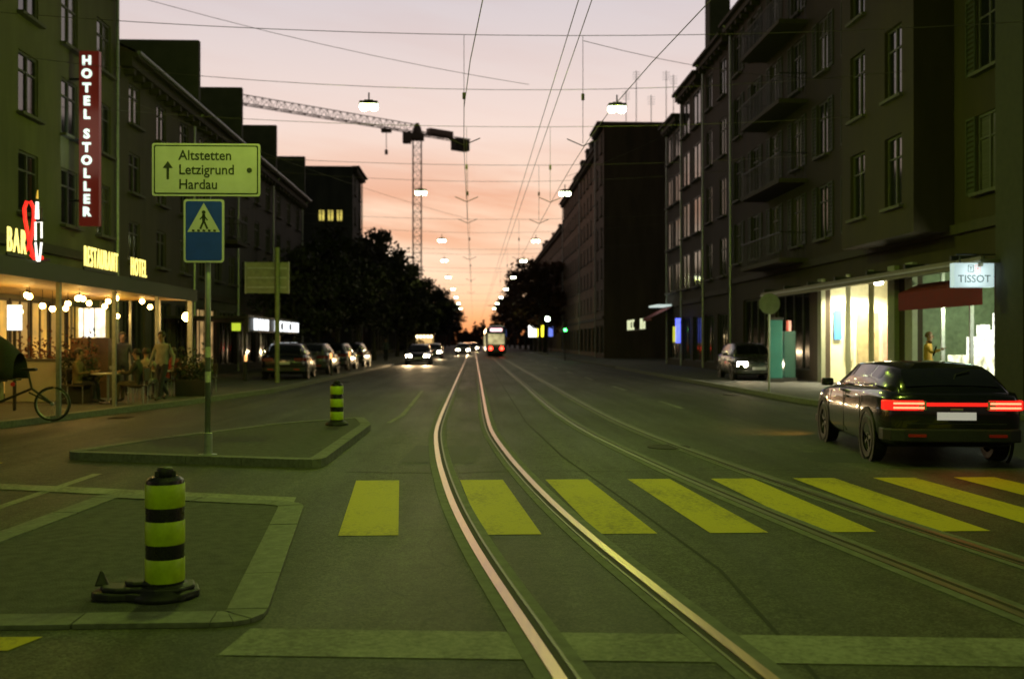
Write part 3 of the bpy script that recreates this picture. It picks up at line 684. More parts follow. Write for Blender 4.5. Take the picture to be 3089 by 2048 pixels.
# ------------------------------------------------------------------ signs, bollards
def bollard(label, loc, rz=0, fallen=True):
    t = thing('traffic_bollard', label, 'bollard', loc, rz, 'striped bollards on the traffic island')
    body = MB().lathe([(.116, .06), (.118, .08), (.118, .70), (.112, .735), (.09, .752), (.0, .756)], 32).build('post', M_blackgloss, t, smooth=True)
    body.modifiers.new('e', 'EDGE_SPLIT').split_angle = R(35)
    for z in (.10, .335, .565):
        b = MB().lathe([(.1185, z), (.1205, z + .004), (.1205, z + .142), (.1185, z + .146)], 32).build('reflective_band', M_fluo, t, smooth=True)
        b.modifiers.new('e', 'EDGE_SPLIT').split_angle = R(35)
    MB().lathe([(.05, .752), (.05, .80), (.04, .812), (.0, .815)], 16).build('cap', M_black, t, smooth=True)
    MB().box(-.062, -.035, -.03, .03, .755, .79).box(.035, .062, -.03, .03, .755, .79).build('cap_lug', M_black, t)
    ft = MB().lathe([(.21, 0), (.21, .03), (.17, .06), (.13, .085), (.0, .085)], 24).build('foot', M_black, t, smooth=True)
    return t
b1 = bollard('near yellow and black striped bollard with a battered black rubber foot', (-1.945, 6.36, .018), R(20))
mb = MB()
fp = [(-.44, -.05), (-.43, .07), (-.36, .04), (-.24, .06), (-.12, .16), (.03, .21), (.17, .14), (.22, -.02), (.15, -.16), (-.02, -.19), (-.20, -.14), (-.30, -.15), (-.40, -.12)]
mb.prism(fp, .0, .05); mb.prism([(x * .88, y * .84) for x, y in fp], .05, .08); mb.prism([(x * .5 - .02, y * .6) for x, y in fp], .08, .11)
mb.add([(-.43, -.04, .07), (-.34, -.02, .07), (-.36, .05, .07), (-.43, .05, .07), (-.40, .01, .19)], [(0, 1, 4), (1, 2, 4), (2, 3, 4), (3, 0, 4), (3, 2, 1, 0)])
mb.build('rubber_foot', M_black, b1, (0, 0, 0), R(-20), bevel=.012)
bollard('small far striped bollard at the tip of the traffic island', (-2.5, 18.3, .10))

def text_on(parent, s, size, loc, m, name='lettering', align='LEFT', sc=(1, 1, 1), bold=0.0, rot=FACE):
    me = text_mesh(s, size, .0015, m, align, bold=bold); return inst(name, me, parent, loc, rot=rot, sc=sc)
sp = thing('direction_sign', 'grey pole with the white direction board over a blue crossing sign', 'road sign', (-3.55, 13.45, .10))
MB().tube([(0, 0, 0), (0, 0, 4.0)], .038, 16).build('pole', M_galv, sp, smooth=True)
MB().lathe([(.12, 0), (.12, .02), (.06, .03), (.06, .30), (.045, .31)], 16).build('pole_foot', M_galv, sp)
def rrect(w, h, r, n=5):
    p = []
    for cx, cy, a0 in ((w/2 - r, h/2 - r, 0), (-w/2 + r, h/2 - r, 90), (-w/2 + r, -h/2 + r, 180), (w/2 - r, -h/2 + r, 270)):
        for k in range(n + 1): a = R(a0 + 90 * k / n); p.append((cx + r * math.cos(a), cy + r * math.sin(a)))
    return p
def plate(name, w, h, r, y0, y1, z, m, parent, x=0):
    M = Matrix(((1, 0, 0, x), (0, 0, -1, 0), (0, 1, 0, z), (0, 0, 0, 1)))     # local xy -> xz, thickness along -y
    return MB().prism(rrect(w, h, r), -y1, -y0, 0, M).build(name, m, parent)
B = -.06
zb = 3.80
board = plate('direction_board', 1.42, .70, .03, B - .03, B, zb, M_signback, sp)
plate('white_face', 1.42, .70, .03, B - .034, B - .0305, zb, M_signw, board)
plate('black_border', 1.37, .65, .025, B - .0365, B - .0345, zb, M_signk, board)
plate('white_panel', 1.335, .615, .02, B - .039, B - .037, zb, M_signw, board)
yf = B - .041
for s, dz in (('Altstetten', .185), ('Letzigrund', -.005), ('Hardau', -.20)):
    text_on(board, s, .185, (-.36, yf, zb + dz), M_signk, bold=.002, sc=(.93, 1, 1))
mb = MB(); mb.lathe([(.035, 0), (.035, .002)], 14, M=Matrix(((1, 0, 0, .57), (0, 0, -1, yf), (0, 1, 0, zb - .005), (0, 0, 0, 1))))
mb.build('stadium_dot', M_signk, board)
ar = [(-.016, -.12), (.016, -.12), (.016, .03), (.065, .03), (0, .12), (-.065, .03), (-.016, .03)]
MB().prism(ar, 0, .002, 0, Matrix(((1, 0, 0, -.50), (0, 0, -1, yf), (0, 1, 0, zb - .01), (0, 0, 0, 1)))).build('arrow', M_signk, board)
zc = 2.99; xo = -.03
cs = plate('crossing_sign', .53, .84, .04, B - .03, B, zc, M_signback, sp, xo)
plate('white_edge', .53, .84, .04, B - .034, B - .0305, zc, M_signw, cs, xo)
plate('blue_face', .475, .785, .03, B - .037, B - .0345, zc, M_signb, cs, xo)
TM = lambda dz, x=0: Matrix(((1, 0, 0, xo + x), (0, 0, -1, B - .0372), (0, 1, 0, zc + dz), (0, 0, 0, 1)))
MB().prism([(-.215, -.185), (.215, -.185), (0, .20)], 0, .002, 0, TM(.17)).build('white_triangle', M_signw, cs)
wk = MB(); TM2 = Matrix(((1, 0, 0, xo), (0, 0, -1, B - .0395), (0, 1, 0, zc + .15), (0, 0, 0, 1)))
def stroke(a, b, w):
    a = Vector(a); b = Vector(b); d = (b - a).normalized(); n = Vector((-d.y, d.x)) * w / 2
    wk.prism([tuple(a + n), tuple(a - n), tuple(b - n), tuple(b + n)], 0, .0015, 0, TM2)
stroke((0, .07), (0, -.02), .042); stroke((0, -.015), (.05, -.125), .026); stroke((0, -.015), (-.045, -.125), .026); stroke((.0, .055), (.05, -.01), .018); stroke((0, .055), (-.05, -.0), .018)
wk.lathe([(.026, 0), (.026, .0015)], 12, M=TM2 @ Matrix.Translation((0, .095, 0)))
wk.build('pedestrian_symbol', M_signk, cs)
for k in range(5): wk = MB(); x = -.14 + k * .07; stroke((x, -.16), (x + .006, -.135), .035); wk.build('symbol_stripe', M_signk, cs)
for z in (1.05, 1.38): MB().lathe([(.0395, z - .07), (.0395, z + .07)], 16).build('sticker', mat('sticker_white', (.5, .5, .44), .6, var=.3, scale=30), sp)
for z in (2.75, 3.25, 3.65, 3.95): MB().box(-.05, .05, -.062, .045, z - .02, z + .02).build('clamp', M_galv, sp)

s2 = thing('road_sign', 'rear side of a grey road sign on a tall pole by the left kerb', 'road sign', (-7.2, 36.8, .12))
MB().tube([(0, 0, 0), (0, 0, 4.95)], .085, 14).build('pole', mat('pole_green_grey', (.22, .24, .13), .6, .2), s2)
MB().box(-1.18, .40, .10, .14, 3.28, 4.42).build('sign_panel', M_signback, s2)
for z in (3.5, 3.85, 4.2): MB().box(-1.1, .32, .07, .099, z - .03, z + .03).build('stiffener', M_galv, s2)
MB().box(-1.20, -1.16, .09, .15, 3.26, 4.44).box(.38, .42, .09, .15, 3.26, 4.44).build('sign_edge', M_galv, s2)

s3 = thing('round_sign', 'pale round road sign on a thin post by the right kerb', 'road sign', (8.75, 29.2, .12))
MB().tube([(0, 0, 0), (0, 0, 2.9)], .03, 10).build('post', M_galv, s3)
MB().lathe([(.31, 0), (.31, .02), (.0, .02)], 32, M=Matrix(((1, 0, 0, 0), (0, 0, -1, -.035), (0, 1, 0, 2.62), (0, 0, 0, 1)))).build('disc', M_signback, s3)
MB().box(-.30, .30, -.034, -.02, 2.5, 2.53).box(-.30, .30, -.034, -.02, 2.7, 2.73).build('clamp', M_galv, s3)

# ------------------------------------------------------------------ street lamps on span wires, overhead line
def sag(a, b, s, n=10):
    a = Vector(a); b = Vector(b); return [tuple(a.lerp(b, k / n) - Vector((0, 0, s * 4 * (k / n) * (1 - k / n)))) for k in range(n + 1)]
lamp_ys = [-7, 11, 27, 42.5, 62.5, 78, 98, 120, 142, 165, 190]
XL = {27: -2.83, 42.5: -2.25, 62.5: -2.0, 78: -2.3, 98: -2.5}
bowl = MB()
for sx in (-.13, .13): bowl.sphere((sx, 0, -.05), .125, 12, 0, (1, 1.5, .85))
bowl = bowl.mesh('bowl', M_lamp)
hous = MB().box(-.24, .24, -.16, .16, .03, .09).box(-.12, .12, -.1, .1, .09, .13).tube([(0, 0, .13), (0, 0, .34)], .02, 8).mesh('housing', M_dark)
sh = MB().box(-.25, -.01, -.19, .19, .0, .03).box(.01, .25, -.19, .19, .0, .03).mesh('reflector', M_galv)
def ordn(i): return ('first', 'second', 'third', 'fourth', 'fifth', 'sixth', 'seventh', 'eighth', 'ninth', 'tenth', 'eleventh', 'twelfth')[i]
for i, y in enumerate(lamp_ys):
    for side, x in ((0, XL.get(y, -2.5)), (1, 3.9)):
        seen = i - 2
        lab = '%s lit twin lamp hung over the %s lane' % (ordn(seen) + ' row' if seen >= 0 else ('unseen overhead' if i else 'rear overhead'), 'oncoming left' if side == 0 else 'right')
        t = thing('street_lamp', lab, 'street lamp', (x, y, 8.0), 0, 'twin lamps hung over the street')
        inst('bowl', bowl, t); inst('housing', hous, t); inst('reflector', sh, t)
        if y < 150: (light('POINT', 'lamp_light', t, (0, 0, -.22), 560, (.67, 1.0, .06), .16) if y < 30 else light('AREA', 'lamp_light', t, (0, 0, -.22), 42, (.90, 1.0, .14), .4))
    w = MB().tube(sag((-12, y, 9.2), (13, y, 9.2), .75, 16), .008, 5)
    tag(w.build('span_wire', M_wire), 'thin steel wire carrying the %s pair of street lamps' % ordn(i), 'wire', 'span wires across the street')
for i, (y, z) in enumerate(((21.7, 8.2), (30.5, 8.1), (36, 7.9), (52, 7.9), (70, 8), (88, 8))):
    w = MB().tube(sag((-12, y, z + .6), (13, y, z + .6), .5, 16), .008, 5)
    for tab in (TAB1, TAB2):
        xx = smooth_tab(tab, y); w.tube([(xx, y, z + .1), (xx, y, 5.95)], .006, 4)
        w.tube([(xx - .35, y, 6.05), (xx, y, 5.9), (xx + .35, y, 6.05)], .012, 4); w.lathe([(.035, 0), (.035, .14)], 8, (xx, y, 6.9))
    tag(w.build('catenary_span', M_wire), '%s cross span holding the contact wires with thin droppers' % ordn(i), 'wire', 'cross spans of the overhead line')
for tab, nm in ((TAB1, 'left'), (TAB2, 'right')):
    w = MB().tube([(smooth_tab(tab, y), y, 5.85) for y in range(-12, 300, 3)], .0075, 5)
    tag(w.build('contact_wire', M_wire), 'tram contact wire running over the %s track' % nm, 'wire')
w = MB()
for x in (1.42, 1.60): w.tube([(x + (.02 * (30 - y) if y < 0 else 0), y, 6.25) for y in range(-12, 300, 6)], .007, 5)
tag(w.build('feeder_cable', M_wire), 'pair of feeder cables running between the two contact wires', 'cable')
for j, (a, b) in enumerate((((-12, 24, 11), (1.5, 27, 8.6)), ((13, 33, 10.5), (2.4, 21.7, 8.2)), ((13, 50, 14), (3.9, 42, 8.6)), ((-12, 30, 9.5), (-.2, 52, 8)))):
    w = MB().tube(sag(a, b, .3), .007, 5); tag(w.build('guy_wire', M_wire), ['slanting guy wire from the hotel wall to the first lamp row', 'slanting guy wire from the corner house to the nearest cross span', 'slanting guy wire from the narrow tall house', 'long slanting guy wire from beside the hotel name sign'][j], 'wire')

# ------------------------------------------------------------------ tower crane
cr = thing('tower_crane', 'tower crane with a long lattice jib standing far beyond the left houses', 'crane', (-10.2, 180, 0))
M_cr = mat('hazed_crane_steel', (.28, .22, .19), .6, .3, var=.2)  # pale pinkish grey has the distant haze mixed into the colour
def lattice(mb, a, b, w, hgt, seg, tri=False):
    a = Vector(a); b = Vector(b); d = (b - a).normalized(); up = Vector((0, 0, 1)) if abs(d.z) < .9 else Vector((0, 1, 0)); sd = d.cross(up).normalized(); up = sd.cross(d)
    cs_ = [sd * -w/2, sd * w/2, up * hgt] if tri else [sd * -w/2 - up * hgt/2, sd * w/2 - up * hgt/2, sd * w/2 + up * hgt/2, sd * -w/2 + up * hgt/2]
    for c in cs_: mb.tube([a + c, b + c], .085, 4)
    for k in range(seg):
        p = a.lerp(b, k / seg); q = a.lerp(b, (k + 1) / seg); n = len(cs_)
        for i in range(n):
            j = (i + 1) % n
            if k % 2: mb.tube([p + cs_[i], q + cs_[j]], .045, 3, cap=False)
            else: mb.tube([p + cs_[j], q + cs_[i]], .045, 3, cap=False)
            mb.tube([p + cs_[i], p + cs_[j]], .045, 3, cap=False)
    return mb
lattice(MB(), (0, 0, 0), (0, 0, 38.2), 1.5, 1.5, 26).build('mast', M_cr, cr)
jd = Vector((-26.6, -20.0, 0)).normalized()
lattice(MB(), (0, 0, 39.2), tuple(jd * 52 + Vector((0, 0, 39.6))), 1.3, 1.5, 40, True).build('jib', M_cr, cr)
cj = lattice(MB(), (0, 0, 39.2), tuple(-jd * 11.5 + Vector((0, 0, 39.2))), 1.3, .5, 8)
cj.build('counter_jib', M_cr, cr)
mb = MB(); Mr = Matrix.Translation(-jd * 9.6 + Vector((0, 0, 38.7))) @ Matrix.Rotation(math.atan2(jd.y, jd.x), 4, 'Z')
mb.box(-1.6, 1.6, -.8, .8, -1.5, .6, 0, Mr).build('counterweight', M_fwall, cr)
mb = MB(); Mr = Matrix.Translation(-jd * 5 + Vector((0, 0, 39.4))) @ Matrix.Rotation(math.atan2(jd.y, jd.x), 4, 'Z'); mb.box(-2.6, 2.6, -.6, .6, -.2, 1.0, 0, Mr).build('machinery_box', M_cr, cr)
MB().box(-1.2, 1.2, -1.2, 1.2, 38.0, 39.0).lathe([(1.0, 39.0), (.7, 40.2), (.3, 41.0)], 8).build('slewing_head', M_cr, cr)
MB().box(-2.5, -1.0, -2.0, -.6, 37.1, 39.1).build('cab', M_cr, cr, bevel=.1)
tp = jd * 6.5
MB().box(tp.x - .9, tp.x + .9, tp.y - .5, tp.y + .5, 38.5, 39.1).tube([(tp.x, tp.y, 38.5), (tp.x, tp.y, 35.4)], .06, 4).box(tp.x - .25, tp.x + .25, tp.y - .25, tp.y + .25, 34.6, 35.4).build('trolley_and_hook', M_cr, cr)

# ------------------------------------------------------------------ trees
M_leaf = mat('dark_foliage', (.024, .025, .010), .7, var=.5, scale=1.5)
M_leafb = mat('glow_brown_foliage', (.085, .035, .010), .7, var=.5, scale=1.5)  # brown holds the sunset glow coming through the crowns
M_bark = mat('bark', (.05, .042, .03), .9, var=.35, scale=6, bump=.5)
def crown_mesh(seed, rx, rz, n=3800, mt=None, cone=False):
    rnd = random.Random(seed); vs = []; fs = []; cl = []
    for k in range(46):
        while True:
            p = Vector((rnd.uniform(-1, 1), rnd.uniform(-1, 1), rnd.uniform(-1, 1)))
            if p.length < 1: break
        p = p.normalized() * (p.length ** .5)
        if cone: p = Vector((p.x * (.55 - .5 * p.z), p.y * (.55 - .5 * p.z), p.z))
        cl.append((Vector((p.x * rx, p.y * rx, p.z * rz)), rnd.uniform(.28, .55)))
    for k in range(n):
        c, r = cl[rnd.randrange(len(cl))]; d = Vector((rnd.gauss(0, 1), rnd.gauss(0, 1), rnd.gauss(0, .8))) * r * .62 * (rx / 2.6)
        p = c + d; s = rnd.uniform(.10, .22) * (rx / 2.6) ** .5
        a = Vector((rnd.gauss(0, 1), rnd.gauss(0, 1), rnd.gauss(0, 1))).normalized(); b = a.orthogonal().normalized(); i = len(vs)
        b = (b * math.cos(k) + a.cross(b) * math.sin(k)).normalized(); cc = a.cross(b)
        vs += [tuple(p - b * s), tuple(p + cc * s * .55), tuple(p + b * s), tuple(p - cc * s * .55)]; fs.append((i, i + 1, i + 2, i + 3))
    me = bpy.data.meshes.new('crown'); me.from_pydata(vs, [], fs); me.materials.append(mt); return me
def trunk_mesh(seed, h, spread):
    rnd = random.Random(seed); mb = MB()
    mb.tube([(0, 0, 0), (.04, .02, h * .35), (-.03, .05, h * .6), (.02, 0, h * .92)], [.17, .13, .09, .03], 10)
    for k in range(9):
        a = k * 2.4 + rnd.random(); z = h * rnd.uniform(.36, .7); L = spread * rnd.uniform(.6, .95)
        mb.tube([(0, 0, z), (L * .45 * math.cos(a), L * .45 * math.sin(a), z + L * .35), (L * math.cos(a), L * math.sin(a), z + L * rnd.uniform(.5, .9))], [.06, .035, .012], 6)
    return mb.mesh('trunk', M_bark)
cm_ = [crown_mesh(s, 2.6, 2.7, 3800, M_leaf) for s in (1, 2, 3)]; cmb = [crown_mesh(s, 2.6, 3.0, 3200, M_leafb) for s in (5, 6)]; cmc = crown_mesh(9, 2.0, 4.4, 3400, M_leaf, True)
tm_ = [trunk_mesh(s, 6.4, 2.2) for s in (1, 2, 3)]
def tree(X, Y, H, k, lab, group, brown=False, cone=False, name='street_tree'):
    t = thing(name, lab, 'tree', (X, Y, .12), random.uniform(0, 6), group)
    s = H / 7.6
    inst('trunk', tm_[k % 3], t, sc=(s, s, s)); c = cmc if cone else (cmb[k % 2] if brown else cm_[k % 3])
    zc_ = (H - 4.3 * s) if cone else H - 2.8 * s
    inst('crown', c, t, (0, 0, zc_), rz=k * 1.7, sc=(s * random.uniform(.95, 1.1), s, s))
lt = [(-9.2, 51.5, 6.4), (-8.9, 57, 7.2), (-8.6, 63, 8.6), (-8.2, 71, 9.8), (-8.0, 80, 10.2), (-7.9, 90, 9.6), (-7.8, 102, 9.8), (-7.8, 115, 10.0), (-7.6, 130, 11.5), (-7.6, 146, 10.6), (-7.5, 164, 11.6), (-7.5, 184, 12), (-7.5, 206, 12), (-7.4, 230, 12), (-7.4, 260, 12.5), (-7.4, 300, 13)]
tl = ['low tree over the parked dark cars', 'bushy tree in front of the white shop letters', 'round tree before the last gabled house on the left', 'tall round tree just left of the lit yellow windows', 'largest tree against the sunset beside the tall dark block']
for i, (x, y, h) in enumerate(lt):
    cone = i in (8,)
    tree(x, y, h, i, tl[i] if i < 5 else ('pointed tree standing below the crane mast' if cone else 'tree in the %s place of the left row before the sunset' % ordn(min(i, 11)) if i < 12 else 'far tree where the left row shrinks towards the horizon'), 'street trees along the left pavement', cone=cone)
for i, (x, y, h) in enumerate([(10, 140, 13.5), (10, 150, 14), (9.9, 160, 14), (9.8, 170, 14), (9.7, 186, 13), (9.6, 206, 12.5), (9.5, 230, 12.5), (9.4, 260, 13), (9.4, 300, 13)]):
    tree(x, y, h, i, 'brownish tree in the %s place of the right row below the slim blocks' % ordn(i) if i < 6 else 'far brownish tree where the right row shrinks towards the horizon', 'street trees along the right pavement', brown=True)
# wood closing the end of the street
rnd = random.Random(4); vs = []; fs = []
for k in range(16000):
    x = rnd.uniform(-60, 60); y = 430 + rnd.uniform(-6, 6); hmax = 8.5 + 2.2 * math.sin(x * .5) + 1.5 * math.sin(x * 1.7 + 1); z = rnd.uniform(0, hmax) * rnd.uniform(.6, 1.0)
    s = rnd.uniform(.35, .8); a = rnd.uniform(0, PI); i = len(vs)
    vs += [(x - s * math.cos(a), y - s * math.sin(a), z), (x, y, z - s * .7), (x + s * math.cos(a), y + s * math.sin(a), z), (x, y, z + s * .7)]; fs.append((i, i + 1, i + 2, i + 3))
me = bpy.data.meshes.new('treeline'); me.from_pydata(vs, [], fs); me.materials.append(M_leafb); struct(inst('treeline', me), 'stuff')

# ------------------------------------------------------------------ vehicles
def ring_body(hw, zl, zb, zt):
    r = [(hw * .82, zl), (hw * .97, zl + .07), (hw, zl + .2), (hw * 1.005, (zl + zb) / 2 + .08), (hw * .985, zb), (hw * .93, zt - .01), (hw * .6, zt + .02)]
    return [(-x, z) for x, z in r] + [(x, z) for x, z in r[::-1]]
def loft(stations, ringf, mb, mi=0, cap=True):
    n = None; vs = []; fs = []
    for st in stations:
        r = ringf(*st[1:]); n = len(r); vs += [(x, st[0], z) for x, z in r]
    for i in range(len(stations) - 1):
        for k in range(n): k2 = (k + 1) % n; fs.append((i * n + k, (i + 1) * n + k, (i + 1) * n + k2, i * n + k2))
    if cap: fs.append(tuple(range(n))); fs.append(tuple(range(len(vs) - 1, len(vs) - 1 - n, -1)))
    mb.add(vs, fs, None, mi); return mb
wheel_cache = {}
def wheel_parts():
    if not wheel_cache:
        Mx = Matrix(((0, 0, 1, 0), (0, 1, 0, 0), (-1, 0, 0, 0), (0, 0, 0, 1)))
        wheel_cache['tyre'] = MB().lathe([(.20, -.10), (.28, -.105), (.315, -.08), (.32, 0), (.315, .08), (.28, .105), (.20, .10)], 28, M=Mx, cap=False).mesh('tyre', M_black)
        rim = MB().lathe([(.20, -.06), (.20, .07), (.185, .075), (.18, .02), (.03, .02), (.0, .02)], 20, M=Mx, mi=1); rim.lathe([(.20, .068), (.195, .08), (.182, .078)], 24, M=Mx, cap=False); rim.lathe([(.05, .03), (.05, .07), (.0, .075)], 12, M=Mx)
        for k in range(5):
            a = k * 2 * PI / 5; rim.add([(.085, math.cos(a + d) * r_, math.sin(a + d) * r_) for d, r_ in ((-.45, .045), (.45, .045), (.10, .19), (-.10, .19))], [(0, 1, 2, 3)])
        wheel_cache['rim'] = rim.mesh('rim', [mat('alloy', (.22, .22, .23), .35, .8), M_black])
    return wheel_cache
def car(label, loc, rz, paint_m, front_lit=False, rear_lit=False, group=None, name='car', roofk=1.0, beam=420):
    t = thing(name, label, 'car', loc, rz, group)
    bs = [(-2.17, .66, .44, .74, .82), (-2.13, .78, .34, .80, .90), (-2.02, .85, .27, .85, .965), (-1.7, .885, .22, .88, .985), (-.8, .90, .19, .90, .975), (.4, .90, .19, .89, .95), (1.0, .895, .19, .87, .925), (1.5, .88, .2, .82, .875), (1.9, .84, .22, .74, .80), (2.08, .77, .26, .68, .73), (2.16, .64, .33, .58, .64)]
    body = loft(bs, ring_body, MB()).build('body', paint_m, t, smooth=True)
    def ring_gh(hb, zb, hr, zr):
        r = [(hb, zb - .06), (hb * .985, zb + (zr - zb) * .25), (hb + (hr - hb) * .72, zb + (zr - zb) * .74), (hr, zb + (zr - zb) * .93), (hr * .86, zr), (hr * .4, zr + .022)]
        return [(-x, z) for x, z in r] + [(x, z) for x, z in r[::-1]]
    gs = [(-2.06, .70, .95, .64, .985), (-1.72, .79, .96, .60, 1.32), (-1.35, .82, .96, .62, 1.415), (-.6, .83, .95, .635, 1.45), (.15, .83, .94, .63, 1.43), (.5, .82, .93, .60, 1.33), (1.22, .76, .90, .70, .935)]
    gs = [(a, b, c, d, c + (e - c) * roofk) for a, b, c, d, e in gs]
    gh = loft(gs, ring_gh, MB()).build('cabin', paint_m, t, smooth=True)
    g = mat('car_glass', (.008, .009, .01), .06, spec=.8)
    def P(y, f, hs=None):       # point on the cabin side: f 0 belt .. 1 roof edge
        a = [lerp_tab([(s_[0], s_[i]) for s_ in gs], y) for i in range(1, 5)]
        r = ring_gh(*a)[-6:][::-1]; h = a[1] + .02 + (a[3] - a[1]) * f
        for (x0_, z0_), (x1_, z1_) in zip(r, r[1:]):
            if z0_ <= h <= z1_: return x0_ + (x1_ - x0_) * (h - z0_) / max(1e-6, z1_ - z0_), h
        return r[-1]
    def side_glass(ya, yb, fa, fb, nm):
        for sg in (-1, 1):
            mb = MB(); rows = []
            for k in range(6):
                y = ya + (yb - ya) * k / 5; lo = P(y, .10); hi = P(y, .86); m_ = P(y, .5); rows.append([(sg * (q[0] + .006), y, q[1]) for q in (lo, m_, hi)])
            vs = [p for r_ in rows for p in r_]; fs = [(i * 3 + j, (i + 1) * 3 + j, (i + 1) * 3 + j + 1, i * 3 + j + 1) for i in range(5) for j in range(2)]
            mb.add(vs, fs).build('side_window', g, gh, smooth=True)
    side_glass(-1.45, -1.0, 0, 0, 'q'); side_glass(-.92, -.1, 0, 0, 'r'); side_glass(-.02, .62, 0, 0, 'f')
    def screen(ya, yb, nm, out):
        vs = []; n = 9
        for k in range(4):
            y = ya + (yb - ya) * k / 3; a = [lerp_tab([(s_[0], s_[i]) for s_ in gs], y) for i in range(1, 5)]
            for j in range(n):
                u = -1 + 2 * j / (n - 1); vs.append((u * a[2] * .93, y + out[0], a[3] + .022 * (1 - u * u) + out[1]))
        MB().add(vs, [(i * n + j, i * n + j + 1, (i + 1) * n + j + 1, (i + 1) * n + j) for i in range(3) for j in range(n - 1)]).build(nm, g, gh, smooth=True)
    screen(-2.0, -1.70, 'rear_window', (-.012, .012)); screen(.52, 1.14, 'windscreen', (.012, .02))
    W_ = wheel_parts()
    for sx in (-1, 1):
        for y in (-1.32, 1.30):
            w = inst('wheel', W_['tyre'], t, (sx * .80, y, .32), rz=0 if sx > 0 else PI); inst('rim', W_['rim'], w)
            arch = MB().lathe([(.37, -.02), (.40, .0), (.40, .012), (.335, .012)], 24, M=Matrix(((0, 0, 1, 0), (0, 1, 0, 0), (-1, 0, 0, 0), (0, 0, 0, 1))), cap=False).build('wheel_arch', M_black, t, (sx * .893, y, .33), 0 if sx > 0 else PI)
    for sx in (-1, 1):
        MB().prism([(-.20, -.06), (.16, -.06), (.27, .06), (.29, .16), (.20, .16), (-.20, .0)], -.065, .065).build('tail_light', M_tail if rear_lit else mat('tail_lens', (.12, .006, .005), .25), t, (sx * .60, -2.135, .80), 0, bevel=.015) if sx > 0 else MB().prism([(.20, -.06), (-.16, -.06), (-.27, .06), (-.29, .16), (-.20, .16), (.20, .0)], -.065, .065).build('tail_light', M_tail if rear_lit else mat('tail_lens', (.12, .006, .005), .25), t, (sx * .60, -2.135, .80), 0, bevel=.015)
        MB().box(-.19, .19, -.05, .06, -.08, .10).build('headlight', M_head if front_lit else mat('head_lens', (.25, .25, .25), .12), t, (sx * .62, 2.08, .62), R(-24) * sx, bevel=.03)
        MB().box(-.09, .09, -.06, .05, -.06, .06).build('wing_mirror', paint_m, t, (sx * 1.0, .55, 1.0), bevel=.03)
        MB().box(-.012, .012, -.10, .10, -.015, .015).build('door_handle', M_dark, t, (sx * .905, -.2, .82))
        for yy in (-.96, -.05, .9):
            MB().box(-.004, .004, -.005, .005, .28, .88).build('door_seam', M_black, t, (sx * .903, yy, 0))
    bo = [(-.875, -1.80), (-.872, -2.0), (-.81, -2.16), (-.66, -2.215), (0, -2.23), (.66, -2.215), (.81, -2.16), (.872, -2.0), (.875, -1.80)]
    MB().prism(bo, .33, .50).build('rear_bumper', M_black, t, bevel=.02)
    MB().prism([(x, -y + .0) for x, y in bo], .27, .40).build('front_bumper', M_black, t, bevel=.02)
    MB().box(-.62, .62, -.006, .006, 0, .012).build('boot_seam', M_black, t, (0, -2.178, .56))
    for sx in (-.5, .5):
        MB().box(-.11, .11, -.01, .01, 0, .035).build('rear_reflector', mat('reflector_red', (.5, .02, .01), .3), t, (sx, -2.228, .40))
    MB().tube([(-.02, -2.0, 1.0), (.10, -1.86, 1.19), (.30, -1.80, 1.24)], .012, 5).build('rear_wiper', M_black, t)
    MB().tube([(0, -1.3, 1.43), (0, -1.42, 1.56)], .01, 5).build('aerial', M_black, t)
    MB().box(-.08, .08, -.01, .012, 0, .03).build('boot_handle', M_galv, t, (0, -2.19, .735), bevel=.008)
    if rear_lit:
        for sx in (-1, 1):
            for dz in (-.028, .028): MB().box(-.19, .19, -.008, .008, -.012, .012).build('lamp_bar', emit('tail_core', (1, .08, .04), 7), t, (sx * .60, -2.20, .80 + dz))
            MB().box(-.05, .05, -.008, .008, -.055, .055).build('reversing_lens', mat('reversing_lens', (.4, .38, .36), .2), t, (sx * .43, -2.198, .80))
    if rear_lit: MB().box(-.40, .40, -.02, .02, -.022, .022).build('streak_strip', emit('tail_streak', (1, .02, .012), 1.1, base=(.3, .01, .01)), t, (0, -2.185, .815))  # glowing strip added between the lamps to draw out their red streak
    pl = MB().box(-.24, .24, -.01, .01, .0, .10).build('number_plate', emit('plate_lit', (1, .92, .8), .32, base=(.4, .4, .38)) if rear_lit else M_signw, t, (0, -2.19, .615))
    MB().box(-.26, .26, -.01, .01, .0, .11).build('number_plate', M_signw, t, (0, 2.20, .42))
    if front_lit:
        for sx in (-1, 1): light('SPOT', 'beam', t, (sx * .62, 2.30, .62), beam, (1, .68, .34), .05, rot=(R(78), 0, 0), spot=R(58), blend=.9)
    if rear_lit:
        light('AREA', 'tail_glow', t, (0, -2.3, .75), 2.5, (1, .06, .03), .8, rot=(R(-80), 0, 0))
    return t
M_carblk = mat('car_paint_black', (.008, .008, .011), .22, .0, var=.1, coat=1.0)
M_carblue = mat('car_paint_navy', (.012, .014, .03), .25, .0, var=.1, coat=1.0)
M_cargrey = mat('car_paint_grey', (.05, .05, .052), .28, .3, var=.1, coat=.8)
near_car = car('dark car with lit red tail lights and white lit plate at right', (6.45, 14.7, .0), R(-7), M_carblk, rear_lit=True, roofk=.76)
light('SPOT', 'indicator_glow', near_car, (-.8, 2.3, .6), 60, (1, .45, .06), .05, rot=(R(55), 0, R(50)), spot=R(100), blend=.9)
car('oncoming car with both dazzling headlights on in the left lane', (-3.9, 71.5, 0), PI, M_carblk, front_lit=True, beam=900)
car('second oncoming car with headlights on behind the dazzling one', (-3.9, 97, 0), PI, M_cargrey, front_lit=True, group='far oncoming cars')
car('far oncoming car with small headlights on the tram track', (-1.3, 122, 0), PI, M_cargrey, front_lit=True, group='far oncoming cars')
